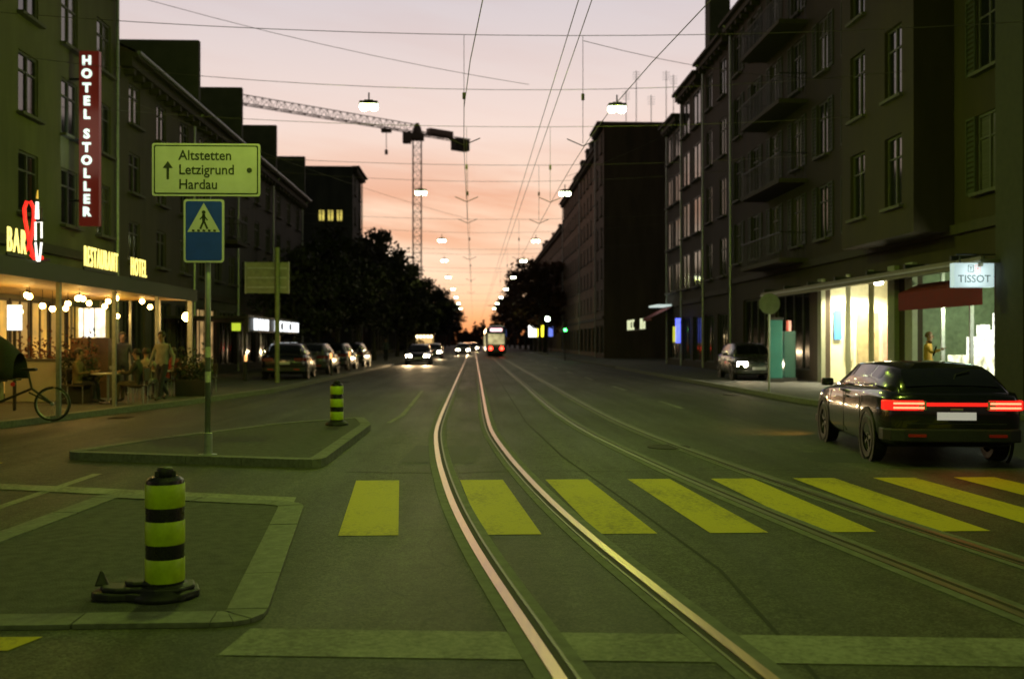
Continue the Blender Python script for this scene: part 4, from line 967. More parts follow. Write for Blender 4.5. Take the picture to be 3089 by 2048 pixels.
car('farther oncoming car with headlights right of the far one', (-.1, 158, 0), PI, M_cargrey, front_lit=True, group='far oncoming cars')
car('car facing the camera with one warm headlight glare beside the lit shop', (11.1, 40.0, .12), R(176), M_cargrey, front_lit=True, beam=60)
for i, (x, y, rz, m, lab) in enumerate(((-7.6, 41.5, 4, M_carblk, 'dark parked car nearest to the grey sign pole'), (-7.5, 47.5, 0, M_cargrey, 'second parked car behind the dark one, greyer paint'), (-7.4, 54.0, -2, M_carblue, 'third parked car, navy, under the left trees'), (-7.3, 60.5, 0, M_carblk, 'farthest parked car in the row under the left trees'))):
    c = car(lab, (x, y, .12), R(rz), m, group='parked cars under the left trees')
# tram
tr = thing('tram', 'tram driving away with lit rear window and red tail lights', 'tram', (2.36, 105, 0))
M_tram = mat('tram_blue', (.02, .05, .16), .35, var=.1, coat=.5); M_tramw = mat('tram_cream', (.45, .44, .40), .4, var=.1)
def ring_tram(hw, zl, zt): 
    r = [(hw * .92, zl), (hw, zl + .25), (hw, 2.2), (hw * .97, zt - .35), (hw * .8, zt - .05), (hw * .4, zt)]
    return [(-x, z) for x, z in r] + [(x, z) for x, z in r[::-1]]
loft([(-.18, .92, .45, 3.05), (0, 1.04, .38, 3.25), (.5, 1.1, .35, 3.3), (19.5, 1.1, .35, 3.3), (20, .95, .4, 3.1)], ring_tram, MB()).build('body', M_tram, tr)
rw = MB().box(-.86, .86, -.22, -.16, 1.35, 2.45).build('rear_window', winlit('tram_interior_glow', (1.0, .85, .42), .7), tr)
MB().box(-.62, .62, -.20, -.10, 2.72, 3.02).build('destination_display', emit('tram_display', (1.0, .55, .62), 3), tr)
for sx in (-.58, .58): MB().lathe([(.20, 0), (.20, .06), (.16, .075)], 14, M=Matrix(((1, 0, 0, sx), (0, 0, -1, -.19), (0, 1, 0, .92), (0, 0, 0, 1)))).build('tail_light', emit('tram_tail', (1, .03, .015), 14), tr)
MB().box(-.95, .95, -.26, -.16, .42, .62).build('bumper', M_dark, tr); MB().box(-.9, .9, -.2, -.12, 1.1, 1.3).build('cream_band', M_tramw, tr)
for k in range(9):
    for sx in (-1.108, 1.108): MB().box(sx - .006, sx + .006, .9 + k * 2.05, 2.65 + k * 2.05, 1.25, 2.35).build('side_window', MATS['tram_interior_glow'], tr)
for y in (3, 16): MB().box(-.8, .8, y - .9, y + .9, .08, .5).build('bogie', M_black, tr)
MB().tube([(-.5, 9, 3.3), (0, 10.2, 4.5), (.5, 9, 3.3)], .04, 5).tube([(0, 10.2, 4.5), (0, 9, 5.75)], .03, 5).tube([(-.7, 9, 5.78), (.7, 9, 5.78)], .03, 5).build('pantograph', M_dark, tr)
MB().box(-.6, .6, 3, 7, 3.28, 3.6).build('roof_equipment', M_dark, tr)

# ------------------------------------------------------------------ people
def skin(name, verts, edges, radii, mats, matf, extra=None):
    me = bpy.data.meshes.new(name); me.from_pydata(verts, edges, [])
    o = bpy.data.objects.new(name, me); COL.objects.link(o)
    sk = o.modifiers.new('s', 'SKIN'); sk.use_smooth_shade = True
    for i, v in enumerate(o.data.skin_vertices[0].data): v.radius = radii[i] if isinstance(radii[i], tuple) else (radii[i],) * 2; v.use_root = (i == 0)
    sb = o.modifiers.new('u', 'SUBSURF'); sb.levels = 1
    dg = bpy.context.evaluated_depsgraph_get(); me2 = bpy.data.meshes.new_from_object(o.evaluated_get(dg)); bpy.data.objects.remove(o); bpy.data.meshes.remove(me)
    mb = MB(); mb.v = [tuple(v.co) for v in me2.vertices]; mb.f = [tuple(p.vertices) for p in me2.polygons]
    for p in me2.polygons: mb.m.append(matf(p.center))
    bpy.data.meshes.remove(me2)
    if extra: extra(mb)
    r = mb.mesh(name, mats)
    for p in r.polygons: p.use_smooth = True
    return r
def person(label, loc, rz, top, leg, hair_c, pose='stand', skin_c=(.32, .19, .12), group=None, arm=0.0):
    t = thing('person', label, 'person', loc, rz, group)
    if pose == 'sit': hip = .50; kn = [(-.11, .42, .50), (.11, .42, .50)]; an = [(-.12, .46, .09), (.12, .40, .09)]
    elif pose == 'walk': hip = .93; kn = [(-.09, .16, .52), (.09, -.04, .50)]; an = [(-.09, .24, .09), (.09, -.34, .14)]
    else: hip = .93; kn = [(-.10, .02, .50), (.10, .03, .50)]; an = [(-.11, 0, .08), (.12, .0, .08)]
    V = [(0, 0, hip), (0, -.01, hip + .22), (0, 0, hip + .42), (0, .0, hip + .53), (0, .03, hip + .60), (0, .045, hip + .70), (0, .04, hip + .78)]
    E_ = [(0, 1), (1, 2), (2, 3), (3, 4), (4, 5), (5, 6)]; Rr = [(.15, .12), (.135, .105), (.165, .115), (.07, .07), (.055, .055), (.088, .10), (.075, .085)]
    def addv(p, par, r): V.append(p); E_.append((par, len(V) - 1)); Rr.append(r); return len(V) - 1
    hands = []
    for i, sx in enumerate((-1, 1)):
        s = addv((sx * .18, 0, hip + .47), 2, (.06, .06))
        if pose == 'sit': el = (sx * .25, .12, hip + .22); wr = (sx * .17, .36, hip + .26)
        elif arm and sx > 0: el = (sx * .28, .16, hip + .28); wr = (sx * .22, .38, hip + .36)
        else: el = (sx * .25, -.02 + (.1 * sx if pose == 'walk' else 0), hip + .18); wr = (sx * .26, .08 + (.14 * sx if pose == 'walk' else 0), hip - .06)
        e = addv(el, s, (.047, .047)); w = addv(wr, e, (.032, .032)); hands.append((el, wr, sx))
        h_ = addv((sx * .10, .0, hip - .05), 0, (.095, .095)); k = addv(kn[i], h_, (.065, .065)); a = addv(an[i], k, (.042, .045)); addv((an[i][0], an[i][1] + .17, .05), a, (.038, .032))
    def mf(c):
        if c.z > hip + .57: return 0
        if c.z > hip - .02 and (pose != 'sit' or c.y < .14 or c.z > hip + .13): return 1
        if c.z < .12: return 3
        return 2
    def extra(mb):
        for el, wr, sx in hands:       # palm, four fingers and a thumb
            d = (Vector(wr) - Vector(el)).normalized(); s = Vector((0, 0, 1)).cross(d); s = s.normalized() if s.length > .1 else Vector((1, 0, 0)); n = d.cross(s)
            p = Vector(wr); mb.sphere(tuple(p + d * .05), .042, 8, 0, (.8, 1, 1))
            for k, L in enumerate((.062, .072, .067, .052)):
                b = p + d * .085 + s * (-.028 + k * .019); mb.tube([tuple(b), tuple(b + d * L * .55 + n * .008), tuple(b + d * L * .9 + n * .03)], [.009, .008, .006], 5, 0)
            b = p + d * .04 + s * -.036; mb.tube([tuple(b), tuple(b - s * .03 + d * .03), tuple(b - s * .035 + d * .06)], [.011, .009, .007], 5, 0)
        z = hip + .70; mb.sphere((0, .135, z - .005), .018, 6, 0, (.8, 1.2, 1.4))
        for sx in (-1, 1): mb.sphere((sx * .092, .03, z), .024, 6, 0, (.5, .8, 1.2)); mb.sphere((sx * .036, .122, z + .022), .013, 6, 3)
        mb.sphere((0, .128, z - .052), .02, 6, 3, (1.2, .5, .35))
    me = skin('person_body', V, E_, Rr, [mat('skin_%.2f' % skin_c[0], skin_c, .6, var=.1), mat('cloth_' + '_'.join('%.2f' % c for c in top), top, .9, var=.25, scale=9), mat('cloth_' + '_'.join('%.2f' % c for c in leg), leg, .9, var=.25, scale=9), M_black], mf, extra)
    inst('body', me, t)
    hb = MB(); z = hip + .715
    for i in range(1): hb.sphere((0, .022, z + .02), .112, 14, 0, (.92, .98, 1.0))
    hb.v = [(x, y if y < .085 or zz > z + .075 else .085, max(zz, z - .03)) for x, y, zz in hb.v]
    hb.build('hair', mat('hair_%.3f' % hair_c[0], hair_c, .7), t, smooth=True)
    return t
def chair(loc, rz, who):
    t = thing('terrace_chair', 'chair of the ' + who.replace(' seated', ''), 'chair', loc, rz, 'chairs on the hotel terrace')
    m = mat('chair_brown', (.07, .05, .03), .6)
    MB().box(-.2, .2, -.2, .22, .42, .455).build('seat', m, t, bevel=.01); MB().box(-.2, .2, -.225, -.2, .55, .86).build('backrest', m, t, bevel=.008)
    for x in (-.17, .17):
        for y in (-.18, .18): MB().tube([(x, y, 0), (x, y, .42)], .014, 6).build('leg', M_galv, t)
        MB().tube([(x, -.205, .44), (x, -.215, .84)], .012, 6).build('back_post', M_galv, t)
    return t
def table(loc, lab):
    t = thing('terrace_table', lab, 'table', loc, 0, 'tables on the hotel terrace')
    MB().lathe([(.38, .70), (.40, .71), (.40, .735), (.38, .74), (0, .74)], 24).build('table_top', mat('table_cream', (.34, .32, .22), .5), t); MB().tube([(0, 0, .02), (0, 0, .70)], .03, 8).build('stem', M_galv, t)
    MB().lathe([(.22, 0), (.22, .02), (.04, .05)], 16).build('base', M_dark, t)
    g = thing('wine_glass', 'small glass on the ' + lab, 'glass', (loc[0] + .1, loc[1] - .08, loc[2] + .745))
    MB().lathe([(.03, 0), (.03, .004), (.005, .01), (.005, .07), (.033, .10), (.03, .17)], 12).build('bowl', mat('glass_pale', (.4, .42, .38), .1, spec=.8), g)
reds = [((.22, .02, .015), (.03, .03, .05)), ((.30, .28, .20), (.05, .05, .08)), ((.05, .045, .03), (.12, .09, .05)), ((.14, .10, .04), (.02, .02, .02)), ((.20, .20, .17), (.22, .21, .17)), ((.03, .03, .04), (.03, .03, .04)), ((.12, .03, .02), (.06, .05, .04))]
tabs = [((-8.9, 24.6), 'near round cream table by the white partition', [(0, 'guest in dark olive top seated at the near terrace table', 2), (180, 'guest in mustard top seated with back to the road at the near table', 3)]),
        ((-8.5, 26.9), 'middle round cream table on the terrace', [(90, 'guest in dark red top seated at the middle terrace table', 0), (270, 'guest in cream top seated opposite the dark red guest', 1)]),
        ((-8.2, 29.0), 'far round cream table beside the sign pole', [(60, 'guest in grey clothes seated at the far terrace table', 4), (250, 'guest in rust red top seated at the far terrace table', 6)])]
for (x, y), lab, gs_ in tabs:
    table((x, y, .12), lab)
    for a, l, k in gs_:
        ang = R(a); px = x + .72 * math.cos(ang); py = y + .72 * math.sin(ang); rz = ang + PI / 2
        chair((px, py, .12), rz, l); person(l, (px, py, .12), rz, reds[k][0], reds[k][1], (.03, .02, .012), 'sit')
person('person in dark jacket standing behind the terrace tables', (-9.7, 27.9, .12), R(200), (.05, .05, .06), (.03, .03, .04), (.02, .015, .01))
person('waiter in pale shirt and dark trousers walking along the terrace front', (-7.9, 25.6, .12), R(160), (.26, .25, .20), (.03, .03, .035), (.03, .02, .01), 'walk')
person('distant pedestrian on the left pavement beyond the parked cars', (-6.5, 74, .12), R(180), (.08, .09, .10), (.03, .03, .04), (.02, .015, .01), 'walk')
person('shopper in a yellow coat standing before the bright shop display', (12.2, 26.3, .12), R(230), (.45, .26, .04), (.05, .05, .06), (.12, .06, .02), arm=1)

# partition and planters on the terrace
pt = thing('terrace_partition', 'pale cream partition wall standing before the terrace', 'partition', (-10.35, 25.3, .12))
MB().box(-1.3, .55, -.09, .09, 0, 1.02).build('panel', mat('partition_cream', (.40, .38, .26), .7, var=.12, scale=2), pt, bevel=.015)
MB().box(-1.34, .59, -.13, .13, 1.02, 1.08).build('coping', M_sill, pt)
def shrub(loc, w, d, h, lab, m, seed, zbox=.45):
    t = thing('planter', lab, 'planter', loc, 0, 'planters along the terrace')
    MB().box(-w/2, w/2, -d/2, d/2, 0, zbox).build('box', mat('planter_dark', (.03, .028, .022), .7), t, bevel=.015)
    rnd = random.Random(seed); vs = []; fs = []
    for k in range(900):
        p = Vector((rnd.uniform(-w/2, w/2) * 1.1, rnd.gauss(0, d * .3), zbox + abs(rnd.gauss(0, .4)) * h)); s = rnd.uniform(.03, .07); a = Vector((rnd.gauss(0, 1), rnd.gauss(0, 1), rnd.gauss(0, 1))).normalized(); b = a.orthogonal().normalized(); i = len(vs)
        vs += [tuple(p + a * s), tuple(p + b * s * .5), tuple(p - a * s), tuple(p - b * s * .5)]; fs.append((i, i + 1, i + 2, i + 3))
    me = bpy.data.meshes.new('foliage'); me.from_pydata(vs, [], fs); me.materials.append(m); inst('foliage', me, t)
M_flow = mat('reddish_plants', (.10, .03, .015), .8, var=.5, scale=3)
shrub((-10.6, 25.75, .12), 1.8, .4, .9, 'planter of reddish plants behind the cream partition', M_flow, 1, .8)
shrub((-9.7, 24.9, .12), .8, .5, 1.0, 'dark leafy planter left of the seated guests', M_leaf, 2)
shrub((-7.75, 27.9, .12), .9, .45, .9, 'dark leafy planter at the kerb side of the terrace', M_leaf, 3)

# hooded cargo bike at the left edge
cb = thing('cargo_bike', 'hooded cargo bike parked on the pavement at the left edge', 'bicycle', (-8.75, 19.0, .12), R(6))
Mx = Matrix(((1, 0, 0, 0), (0, 0, -1, 0), (0, 1, 0, 0), (0, 0, 0, 1)))
def bike_wheel(par, x, y, r):
    w = MB(); pts = [(r * math.cos(2 * PI * k / 28), 0, r * math.sin(2 * PI * k / 28)) for k in range(29)]
    w.tube(pts, .022, 8, cap=False); o_ = w.build('wheel', M_black, par, (x, y, r + .02))
    MB().tube([(p[0] * .92, 0, p[2] * .92) for p in pts], .012, 6, cap=False).build('rim', M_galv, o_)
    sp_ = MB()
    for k in range(14): a = 2 * PI * k / 14; sp_.tube([(0, .02 * (-1) ** k, 0), (r * .92 * math.cos(a), 0, r * .92 * math.sin(a))], .003, 3)
    sp_.lathe([(.03, -.04), (.03, .04)], 8, M=Mx); sp_.build('spokes', M_galv, o_)
bike_wheel(cb, .82, 0, .31); bike_wheel(cb, -.75, -.38, .27); bike_wheel(cb, -.75, .38, .27)
MB().tube([(.82, 0, .33), (.45, 0, .62), (-.1, 0, .38), (-.75, 0, .31)], .025, 8).tube([(.45, 0, .62), (.38, 0, .95)], .022, 8).tube([(.82, 0, .33), (.40, 0, .55)], .018, 6).tube([(-.75, -.4, .29), (-.75, .4, .29)], .02, 6).build('frame', M_dark, cb)
MB().box(-.14, .14, -.09, .09, 0, .06).build('saddle', M_black, cb, (.40, 0, .95), bevel=.03)
MB().box(-1.05, -.15, -.34, .34, .38, .74).build('box', mat('cargo_box_cream', (.34, .28, .10), .6, var=.2), cb, bevel=.03)
MB().tube([(-1.1, -.37, .78), (.15, -.37, .78)], .018, 6).tube([(-1.1, .37, .78), (.15, .37, .78)], .018, 6).build('rail', M_galv, cb)
hd = MB(); n = 14; vs = []; fs = []
for i in range(n + 1):
    a = PI * i / n
    for j in range(7): f = j / 6; s = math.sin(PI * (.18 + .64 * f)); vs.append((-1.1 + 1.35 * f, -.42 * math.cos(a), .80 + (.92 * s) * math.sin(a) ** .8))
for i in range(n):
    for j in range(6): fs.append((i * 7 + j, i * 7 + j + 1, (i + 1) * 7 + j + 1, (i + 1) * 7 + j))
ho = hd.add(vs, fs).build('hood', mat('hood_fabric', (.022, .026, .014), .85, var=.3, bump=.3), cb, smooth=True)
ho.modifiers.new('t', 'SOLIDIFY').thickness = .015
MB().lathe([(.04, 0), (.04, .02)], 12, M=Mx @ Matrix.Translation((.25, .72, .40))).build('red_reflector', mat('reflector_red', (.5, .02, .01), .3), cb)

# ------------------------------------------------------------------ right hand shops
def rloc(X, Y, z): return (35.1 - Y, X - 13, z)
M_shopw = mat('shop_white_wall', (.66, .62, .44), .7, var=.10); M_shopd = mat('shop_green_wall', (.16, .20, .13), .7, var=.3)
def shop(ya, yb, zt, depth, pal):
    xa, xb = 35.1 - yb, 35.1 - ya
    mb = MB()
    mb.add([(xa - .02, depth, .1), (xb + .02, depth, .1), (xb + .02, depth, zt + .05), (xa - .02, depth, zt + .05)], [(0, 1, 2, 3)])
    mb.add([(xa - .02, .21, .1), (xa - .02, depth, .1), (xa - .02, depth, zt + .05), (xa - .02, .21, zt + .05)], [(0, 1, 2, 3)]); mb.add([(xb + .02, depth, .1), (xb + .02, .21, .1), (xb + .02, .21, zt + .05), (xb + .02, depth, zt + .05)], [(0, 1, 2, 3)])
    mb.add([(xa, .21, zt + .04), (xb, .21, zt + .04), (xb, depth, zt + .04), (xa, depth, zt + .04)], [(3, 2, 1, 0)]); o_ = mb.build('shop_interior', pal, corner)
    MB().box(xa, xb, .0, depth, .10, .135).build('shop_floor', mat('shop_floor_stone', (.30, .28, .22), .4), corner)
    return o_
s1 = shop(30.5, 36.4, 3.8, 3.2, M_shopw); s2_ = shop(24.4, 28.8, 3.7, 3.0, M_shopd)
for X, Y in ((13.6, 35.6), (14.6, 35.4), (15.2, 32.5)):
    MB().lathe([(.16, 0), (.16, -.08), (.12, -.10)], 14, rloc(X, Y, 3.78)).build('spot_light', emit('spot_white', (1, 1, .78), 30), s1)
    light('SPOT', 'shop_light', corner, rloc(X, Y, 3.62), 900 if Y > 33 else 300, (1.0, .93, .62), .12, rot=(0, 0, 0), spot=R(150), blend=.6)
def far_wall(x0_, x1_, z0_, z1_, nm, m_): lx = rloc(0, 36.38, 0)[0]; MB().box(lx, lx + .04, x0_ - 13, x1_ - 13, z0_, z1_).build(nm, m_, s1)
far_wall(13.33, 13.62, 1.7, 2.8, 'blue_panel', emit('blue_panel_glow', (.03, .22, .8), .55, base=(.05, .2, .5)))
far_wall(13.75, 14.05, .9, 3.0, 'poster', mat('poster_cream', (.5, .45, .3), .6, var=.4, scale=2))
far_wall(14.2, 15.0, .7, 2.7, 'poster', mat('poster_brown', (.28, .22, .12), .6, var=.5, scale=2))
far_wall(15.15, 15.95, .9, 2.6, 'poster', mat('poster_pink', (.5, .30, .24), .6, var=.4, scale=2))
MB().box(*[rloc(0, 34.0, 0)[0] + d for d in (0, 2.4)], 2.0, 2.6, .13, 1.1).build('counter', mat('counter_pale', (.45, .36, .22), .5), s1, bevel=.02)
for Y, w in ((36.55, .4), (33.9, .05), (31.9, .08), (30.2, .5), (28.95, .5)):
    lx = rloc(0, Y, 0)[0]
    MB().box(lx - w/2, lx + w/2, -.16, -.004, .12, 3.95).build('shopfront_pillar', mat('pillar_pale_green', (.26, .27, .19), .6, var=.1), corner)
for Y in (27.2, 25.6):
    MB().box(rloc(0, Y, 0)[0] - .03, rloc(0, Y, 0)[0] + .03, -.02, .08, .2, 3.68).build('shopfront_mullion', M_galv, corner)
# lit window display of the watch shop
disp = MB().box(rloc(0, 27.3, 0)[0], rloc(0, 24.5, 0)[0], .22, .75, .25, 1.25).build('display_counter', emit('display_glow', (1, 1, .66), 2.0, .75, 4), s2_)
for k in range(7):
    Y = 26.3 - k * .27; h_ = (.55, .34, .86, .50, .72, 1.15, .80)[k]
    MB().box(rloc(0, Y, 0)[0] - .1, rloc(0, Y, 0)[0] + .1, .3, .55, 1.253, 1.2 + h_).build('display_case', emit('case_white', (.97, 1, .84), 2.6, .7, 7), disp)
MB().box(rloc(0, 25.2, 0)[0] - .9, rloc(0, 25.2, 0)[0] + .5, 2.7, 2.95, 1.1, 2.5).build('back_shelf', emit('shelf_glow', (.85, 1, .80), .4, .5, 4), s2_)
light('POINT', 'shop_light', corner, rloc(14.2, 33.0, 2.2), 120, (1.0, .92, .60), .3)
light('POINT', 'shop_light', corner, rloc(13.9, 25.4, 2.6), 200, (.9, 1.0, .62), .2)
light('POINT', 'shop_light', corner, rloc(14.4, 27.6, 2.6), 14, (.6, 1.0, .6), .2)
# red awning over the watch shop, long canopy over both shops
aw = MB(); xa, xb = rloc(0, 28.6, 0)[0], rloc(0, 23.8, 0)[0]
aw.add([(xa, -.01, 3.30), (xb, -.01, 3.30), (xb, -.62, 3.02), (xa, -.62, 3.02), (xb, -.62, 2.52), (xa, -.62, 2.52)], [(0, 3, 2, 1), (3, 5, 4, 2)])
ao = aw.build('red_awning', mat('awning_red', (.17, .006, .005), .8, var=.15), corner); ao.modifiers.new('t', 'SOLIDIFY').thickness = .012
M_cano = mat('canopy_metal', (.16, .15, .09), .5, .4, var=.2)
xa, xb = rloc(0, 41.5, 0)[0], rloc(0, 23.3, 0)[0]
cn = MB().box(xa, xb, -.85, -.17, 3.50, 3.60).build('canopy', M_cano, corner)
MB().box(xa, xb, -.91, -.853, 3.42, 3.66).build('canopy_fascia', M_cano, cn)
MB().box(xa, xb, -.95, -.913, 3.52, 3.57).build('canopy_trim', M_galv, cn)
for k in range(7): lx = xa + .6 + k * 2.7; MB().box(lx - .05, lx + .05, -.97, -.15, 3.661, 3.78).build('canopy_bracket', M_dark, cn)
for (a, b) in ((-12.5, -8.2), (-7.4, -3.0)):
    w = b - a; wo = inst('shop_window', window_mesh(w, 3.1, M_framed, 2), corner, ((a + b) / 2, .13, .5)); inst('pane', MB().add([(-w/2 + .02, .012, .02), (w/2 - .02, .012, .02), (w/2 - .02, .012, 3.08), (-w/2 + .02, .012, 3.08)], [(0, 1, 2, 3)]).mesh('pane', M_pane), wo)
# pier at the near corner of the house
MB().box(rloc(0, 23.5, 0)[0], rloc(0, 23.5, 0)[0] + 1.2, -.45, -.006, .12, 17.0).build('corner_pier', mat('pier_render', (.05, .046, .034), .9, var=.2), corner)
# watch shop light box
tb = thing('shop_sign', 'white lit box sign reading TISSOT hung before the red awning', 'sign', (12.0, 23.55, 3.22))
MB().box(-.49, .49, -.11, .11, -.29, .29).build('case', emit('tissot_white', (.70, .92, .95), .62), tb, bevel=.01)
g_ = mat('sign_grey_ink', (.10, .13, .13), .6)
text_on(tb, 'TISSOT', .25, (0, -.116, -.10), g_, align='CENTER', bold=.001)
for sx, m_ in ((-.085, mat('sign_grey_edge', (.16, .20, .20), .6)), (.085, emit('sign_red', (.9, .16, .15), .7))):
    f = MB(); yq = (-.1165, -.112)
    f.box(sx - .07, sx + .07, *yq, .07, .085); f.box(sx - .07, sx + .07, *yq, .225, .24); f.box(sx - .07, sx - .055, *yq, .085, .225); f.box(sx + .055, sx + .07, *yq, .085, .225)
    if sx > 0: f.box(sx - .035, sx + .035, *yq, .143, .167); f.box(sx - .012, sx + .012, *yq, .12, .143); f.box(sx - .012, sx + .012, *yq, .167, .19)
    else: f.box(sx - .035, sx + .035, *yq, .178, .195); f.box(sx - .01, sx + .01, *yq, .115, .178)
    f.build('logo_square', m_, tb)
for sx in (-.3, .3): MB().tube([(sx, 0, .29), (sx, 0, .50)], .02, 6).build('hanger', M_dark, tb)
MB().tube([(-.4, 0, .50), (1.0, 0, .50)], .02, 6).build('hanger_arm', M_dark, tb)
light('AREA', 'box_glow', tb, (0, -.3, 0), 1.5, (.78, .97, 1), .6, rot=(R(90), 0, 0))
# teal totem, slim second one
tt = thing('info_totem', 'teal lit information totem on the right pavement', 'totem', (11.2, 36.6, .12))
MB().box(-.24, .24, -.12, .12, .15, 2.3).build('lit_panel', emit('teal_glow', (.05, .40, .26), .17, .45, 1.5, base=(.02, .10, .08)), tt, bevel=.02); MB().box(-.28, .28, -.16, .16, 0, .15).build('plinth', M_dark, tt); MB().box(-.27, .27, -.14, .14, 2.3, 2.4).build('cap', M_dark, tt)
tt = thing('info_totem', 'darker teal totem between the lit totem and the car headlight', 'totem', (11.9, 37.2, .12))
MB().box(-.22, .22, -.12, .12, .15, 1.9).build('panel', emit('teal_dim', (.02, .14, .10), .15, base=(.02, .07, .05)), tt, bevel=.02); MB().box(-.26, .26, -.16, .16, 0, .15).build('plinth', M_dark, tt); MB().box(-.05, .05, -.13, .13, 1.9, 2.3).build('red_lamp', emit('red_dim', (.8, .05, .03), .8), tt)
# neon and shop signs farther off
ns = thing('neon_sign', 'blue vertical neon sign with a yellow bar on the end house', 'sign', (12.35, 60.3, 0))
MB().box(-.04, .24, -.08, .08, 1.55, 3.05).build('blue_face', emit('blue_neon', (.12, .16, 1.0), 2.2, .4, 8), ns); MB().box(-.2, -.05, -.07, .07, 1.6, 2.55).build('yellow_bar', emit('yellow_bar_glow', (.75, .75, .04), .8), ns); MB().tube([(.24, 0, 2.8), (.64, 0, 2.8)], .03, 6).build('bracket', M_dark, ns)
sa = thing('shop_awning', 'small red awning with a white lit edge beyond the neon sign', 'awning', (12.95, 66, 0), R(-90))
MB().add([(-1.6, 0, 3.9), (1.6, 0, 3.9), (1.6, -1.4, 3.2), (-1.6, -1.4, 3.2), (-1.6, -1.4, 3.0), (1.6, -1.4, 3.0)], [(0, 3, 2, 1), (3, 4, 5, 2)]).build('fabric', MATS['awning_red'], sa); MB().box(-1.6, 1.6, -1.0, -.05, 3.95, 4.05).build('lit_edge', emit('edge_white', (.7, .85, .8), .8), sa)
def glyph_row(name, lab, X, Y, rz, z, n, w, h, m, seed, gap=None):
    t = thing(name, lab, 'sign', (X, Y, z), rz); rnd = random.Random(seed); p = w / n
    for k in range(n):
        if gap and k in gap: continue
        x = -w/2 + p * (k + .5); g = MB(); st = rnd.randrange(3)
        g.box(x - p * .34, x - p * .18, -.05, 0, 0, h)
        if st != 1: g.box(x + p * .12, x + p * .28, -.05, 0, 0, h)
        if st != 2: g.box(x - p * .18, x + p * (.12 if st != 1 else .28), -.048, 0, h * .8, h)
        if st == 1: g.box(x - p * .18, x + p * .28, -.048, 0, 0, h * .2)
        g.build('letter', m, t)
    MB().box(-w/2, w/2, .0, .04, -.08, -.01).build('rail', M_dark, t)
sc_ = thing('shop_canopy', 'low dark shop canopy carrying white letters behind the grey sign pole', 'canopy', (-10.4, 44.6, 0))
MB().box(-1.55, 1.55, -5.6, 5.6, 2.52, 2.62).build('roof', M_can, sc_); MB().box(1.56, 1.66, -5.62, 5.62, 2.0, 2.66).build('fascia', M_can, sc_)
for yy in (-5.3, 0, 5.3): MB().box(1.40, 1.48, yy - .04, yy + .04, .12, 2.51).build('post', M_dark, sc_)
glyph_row('shop_letters', 'white lit shop letters on the low canopy behind the grey sign pole', -8.68, 44.6, R(90), 2.08, 10, 10.2, .46, emit('shop_letters_white', (.92, .96, 1.0), 1.7), 3, (3,))
sg = thing('box_sign', 'small yellow green lit box sign left of the white shop letters', 'sign', (-11.5, 48.7, 0))
MB().box(-.2, .2, -.06, .06, 2.15, 2.75).build('face', emit('lime_glow', (.55, .70, .04), 1.0), sg); MB().tube([(-.2, 0, 2.5), (-.5, 0, 2.5)], .03, 6).build('bracket', M_dark, sg)
sg = thing('wall_lamp', 'small bright lamp above the left pavement by the lime box sign', 'lamp', (-11.2, 51, 2.7))
MB().sphere((0, 0, 0), .12, 10).build('globe', emit('lime_white', (.95, 1, .5), 6), sg); MB().tube([(0, 0, .1), (-.3, 0, .3), (-.78, 0, .3)], .02, 5).build('bracket', M_dark, sg)
glyph_row('shop_letters', 'pale lit shop letters on the right before the side street', 12.95, 79, R(-90), 2.6, 7, 9, .8, emit('letters_pale', (.80, .85, .50), 1.1), 8, (3, 4))
for k, (X, Y, z, w, h, c, s, lab) in enumerate(((8.85, 150, 3.1, 1.15, 1.7, (.95, .95, .9), 4, 'white lit street sign before the right trees far off'), (10.15, 150, 3.1, 1.15, 1.7, (1, .85, .03), 4, 'yellow lit street sign beside the white one far off'), (11.0, 142, 3.0, .6, 1.5, (.15, .22, .8), 1.2, 'small blue lit sign right of the yellow one far off'))):
    t = thing('lit_sign', lab, 'sign', (X, Y, .12)); MB().box(-w/2, w/2, -.08, .08, z - h/2, z + h/2).build('face', emit('far_sign_%d' % k, c, s), t); MB().tube([(0, 0, 0), (0, 0, z - h/2)], .05, 6).build('post', M_dark, t)
def signal(loc, lab, m, big):
    t = thing('traffic_light', lab, 'traffic light', loc)
    MB().tube([(0, 0, 0), (0, 0, 3.4)], .05, 8).build('post', M_dark, t); MB().box(-.16, .16, -.16, .1, 2.45, 3.4).build('housing', M_black, t, bevel=.03)
    for z, mm in ((3.22, M_black), (2.93, M_black), (2.64, m)):
        MB().lathe([(.125, 0), (.125, .05)], 14, M=Matrix(((1, 0, 0, 0), (0, 0, -1, -.165), (0, 1, 0, z), (0, 0, 0, 1)))).build('lens', mm, t)
signal((7.9, 86, .0), 'green traffic light on the right kerb in the distance', M_green, 1)
t = thing('post_lamp', 'greenish white post lamp left of the green traffic light', 'lamp', (8.9, 120, .12)); MB().tube([(0, 0, 0), (0, 0, 4.1)], .05, 8).build('post', M_dark, t); MB().sphere((0, 0, 4.25), .3, 10).build('globe', emit('lamp_green_white', (.75, 1, .7), 20), t)
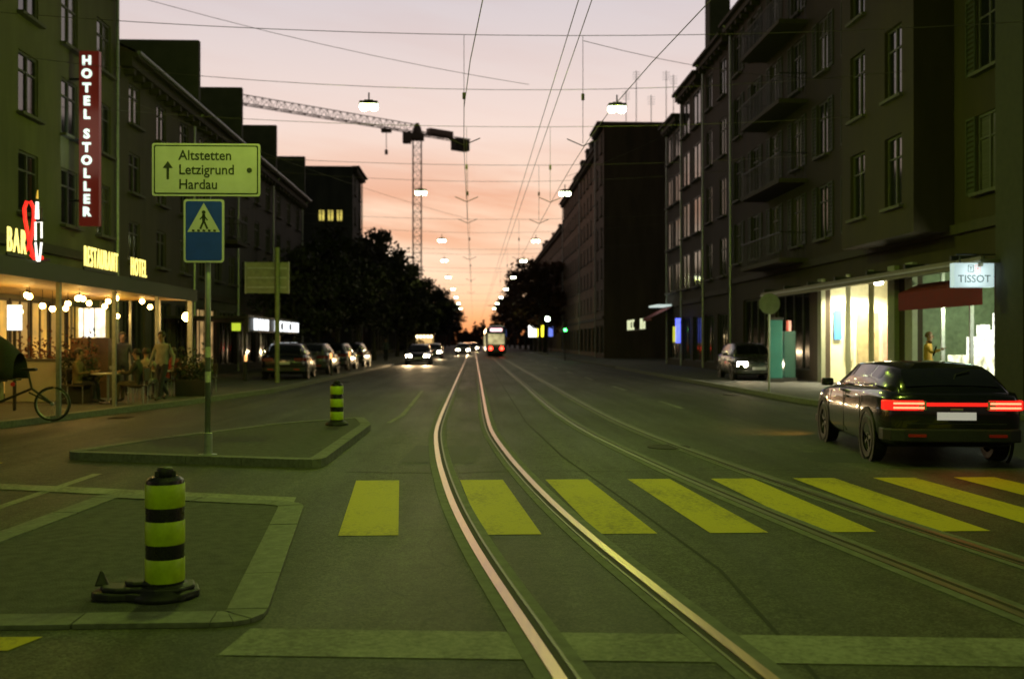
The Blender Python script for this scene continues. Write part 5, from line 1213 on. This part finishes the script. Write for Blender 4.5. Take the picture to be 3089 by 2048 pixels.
# kiosk with a row of warm bulbs
kk = thing('street_kiosk', 'small kiosk with a row of warm bulbs beyond the oncoming car', 'kiosk', (-6.3, 128, .12))
MB().box(-1.1, 1.1, -.8, .8, 0, 1.0).build('counter', M_dark, kk); MB().box(-1.1, 1.1, .5, .8, 1.0, 2.4).build('back_wall', emit('kiosk_back', (1, .6, .2), .7), kk); MB().box(-1.3, 1.3, -1.1, .9, 2.4, 2.55).build('roof', M_dark, kk)
for x in (-1.05, 1.05): MB().box(x - .05, x + .05, -.8, -.7, 1.0, 2.4).build('post', M_dark, kk)
for k in range(5): MB().sphere((-.9 + k * .45, -.9, 2.15), .13, 8).build('bulb', emit('kiosk_bulb', (1, .75, .4), 16), kk)
# low lit bollards along the left pavement
for i, (u, y) in enumerate(((-8.75, 38.6), (-6.35, 44.6), (-6.3, 50.8))):
    t = thing('light_bollard', ['low bollard light left of the grey sign pole foot', 'low bollard light below the second parked car', 'low bollard light nearest to the oncoming car'][i], 'light', (u, y, .12), 0, 'low bollard lights along the left pavement')
    MB().lathe([(.05, 0), (.05, .75)], 10).build('post', M_dark, t); MB().lathe([(.05, .75), (.055, .95), (.03, 1.0)], 10).build('lens', emit('amber_lens', (1, .45, .14), 1.6), t)
# aerials on the right roofs
for i, (x, y, z, h) in enumerate(((15.1, 92, 21.6, 5.2), (14.3, 93, 21.6, 3.6), (16.4, 91.5, 21.6, 2.8), (17.9, 92, 21.6, 5.2), (18.7, 92.6, 21.6, 5.0))):
    t = thing('roof_aerial', ['tall thin aerial on the black flanked block, nearest the sky gap', 'lower aerial at the roof edge of the black flanked block', 'shortest aerial in the middle of the black flanked roof', 'tall aerial on the black flanked roof, left of its twin', 'tall aerial on the black flanked roof nearest the end house'][i], 'aerial', (x, y, z), 0, 'aerials on the right roofs')
    MB().tube([(0, 0, 0), (0, 0, h)], .035, 6).build('mast', M_dark, t)
    a_ = MB()
    for k in range(4): a_.tube([(-.35, 0, h - .15 - k * .22), (.35, 0, h - .15 - k * .22)], .015, 4)
    a_.build('dipoles', M_dark, t)
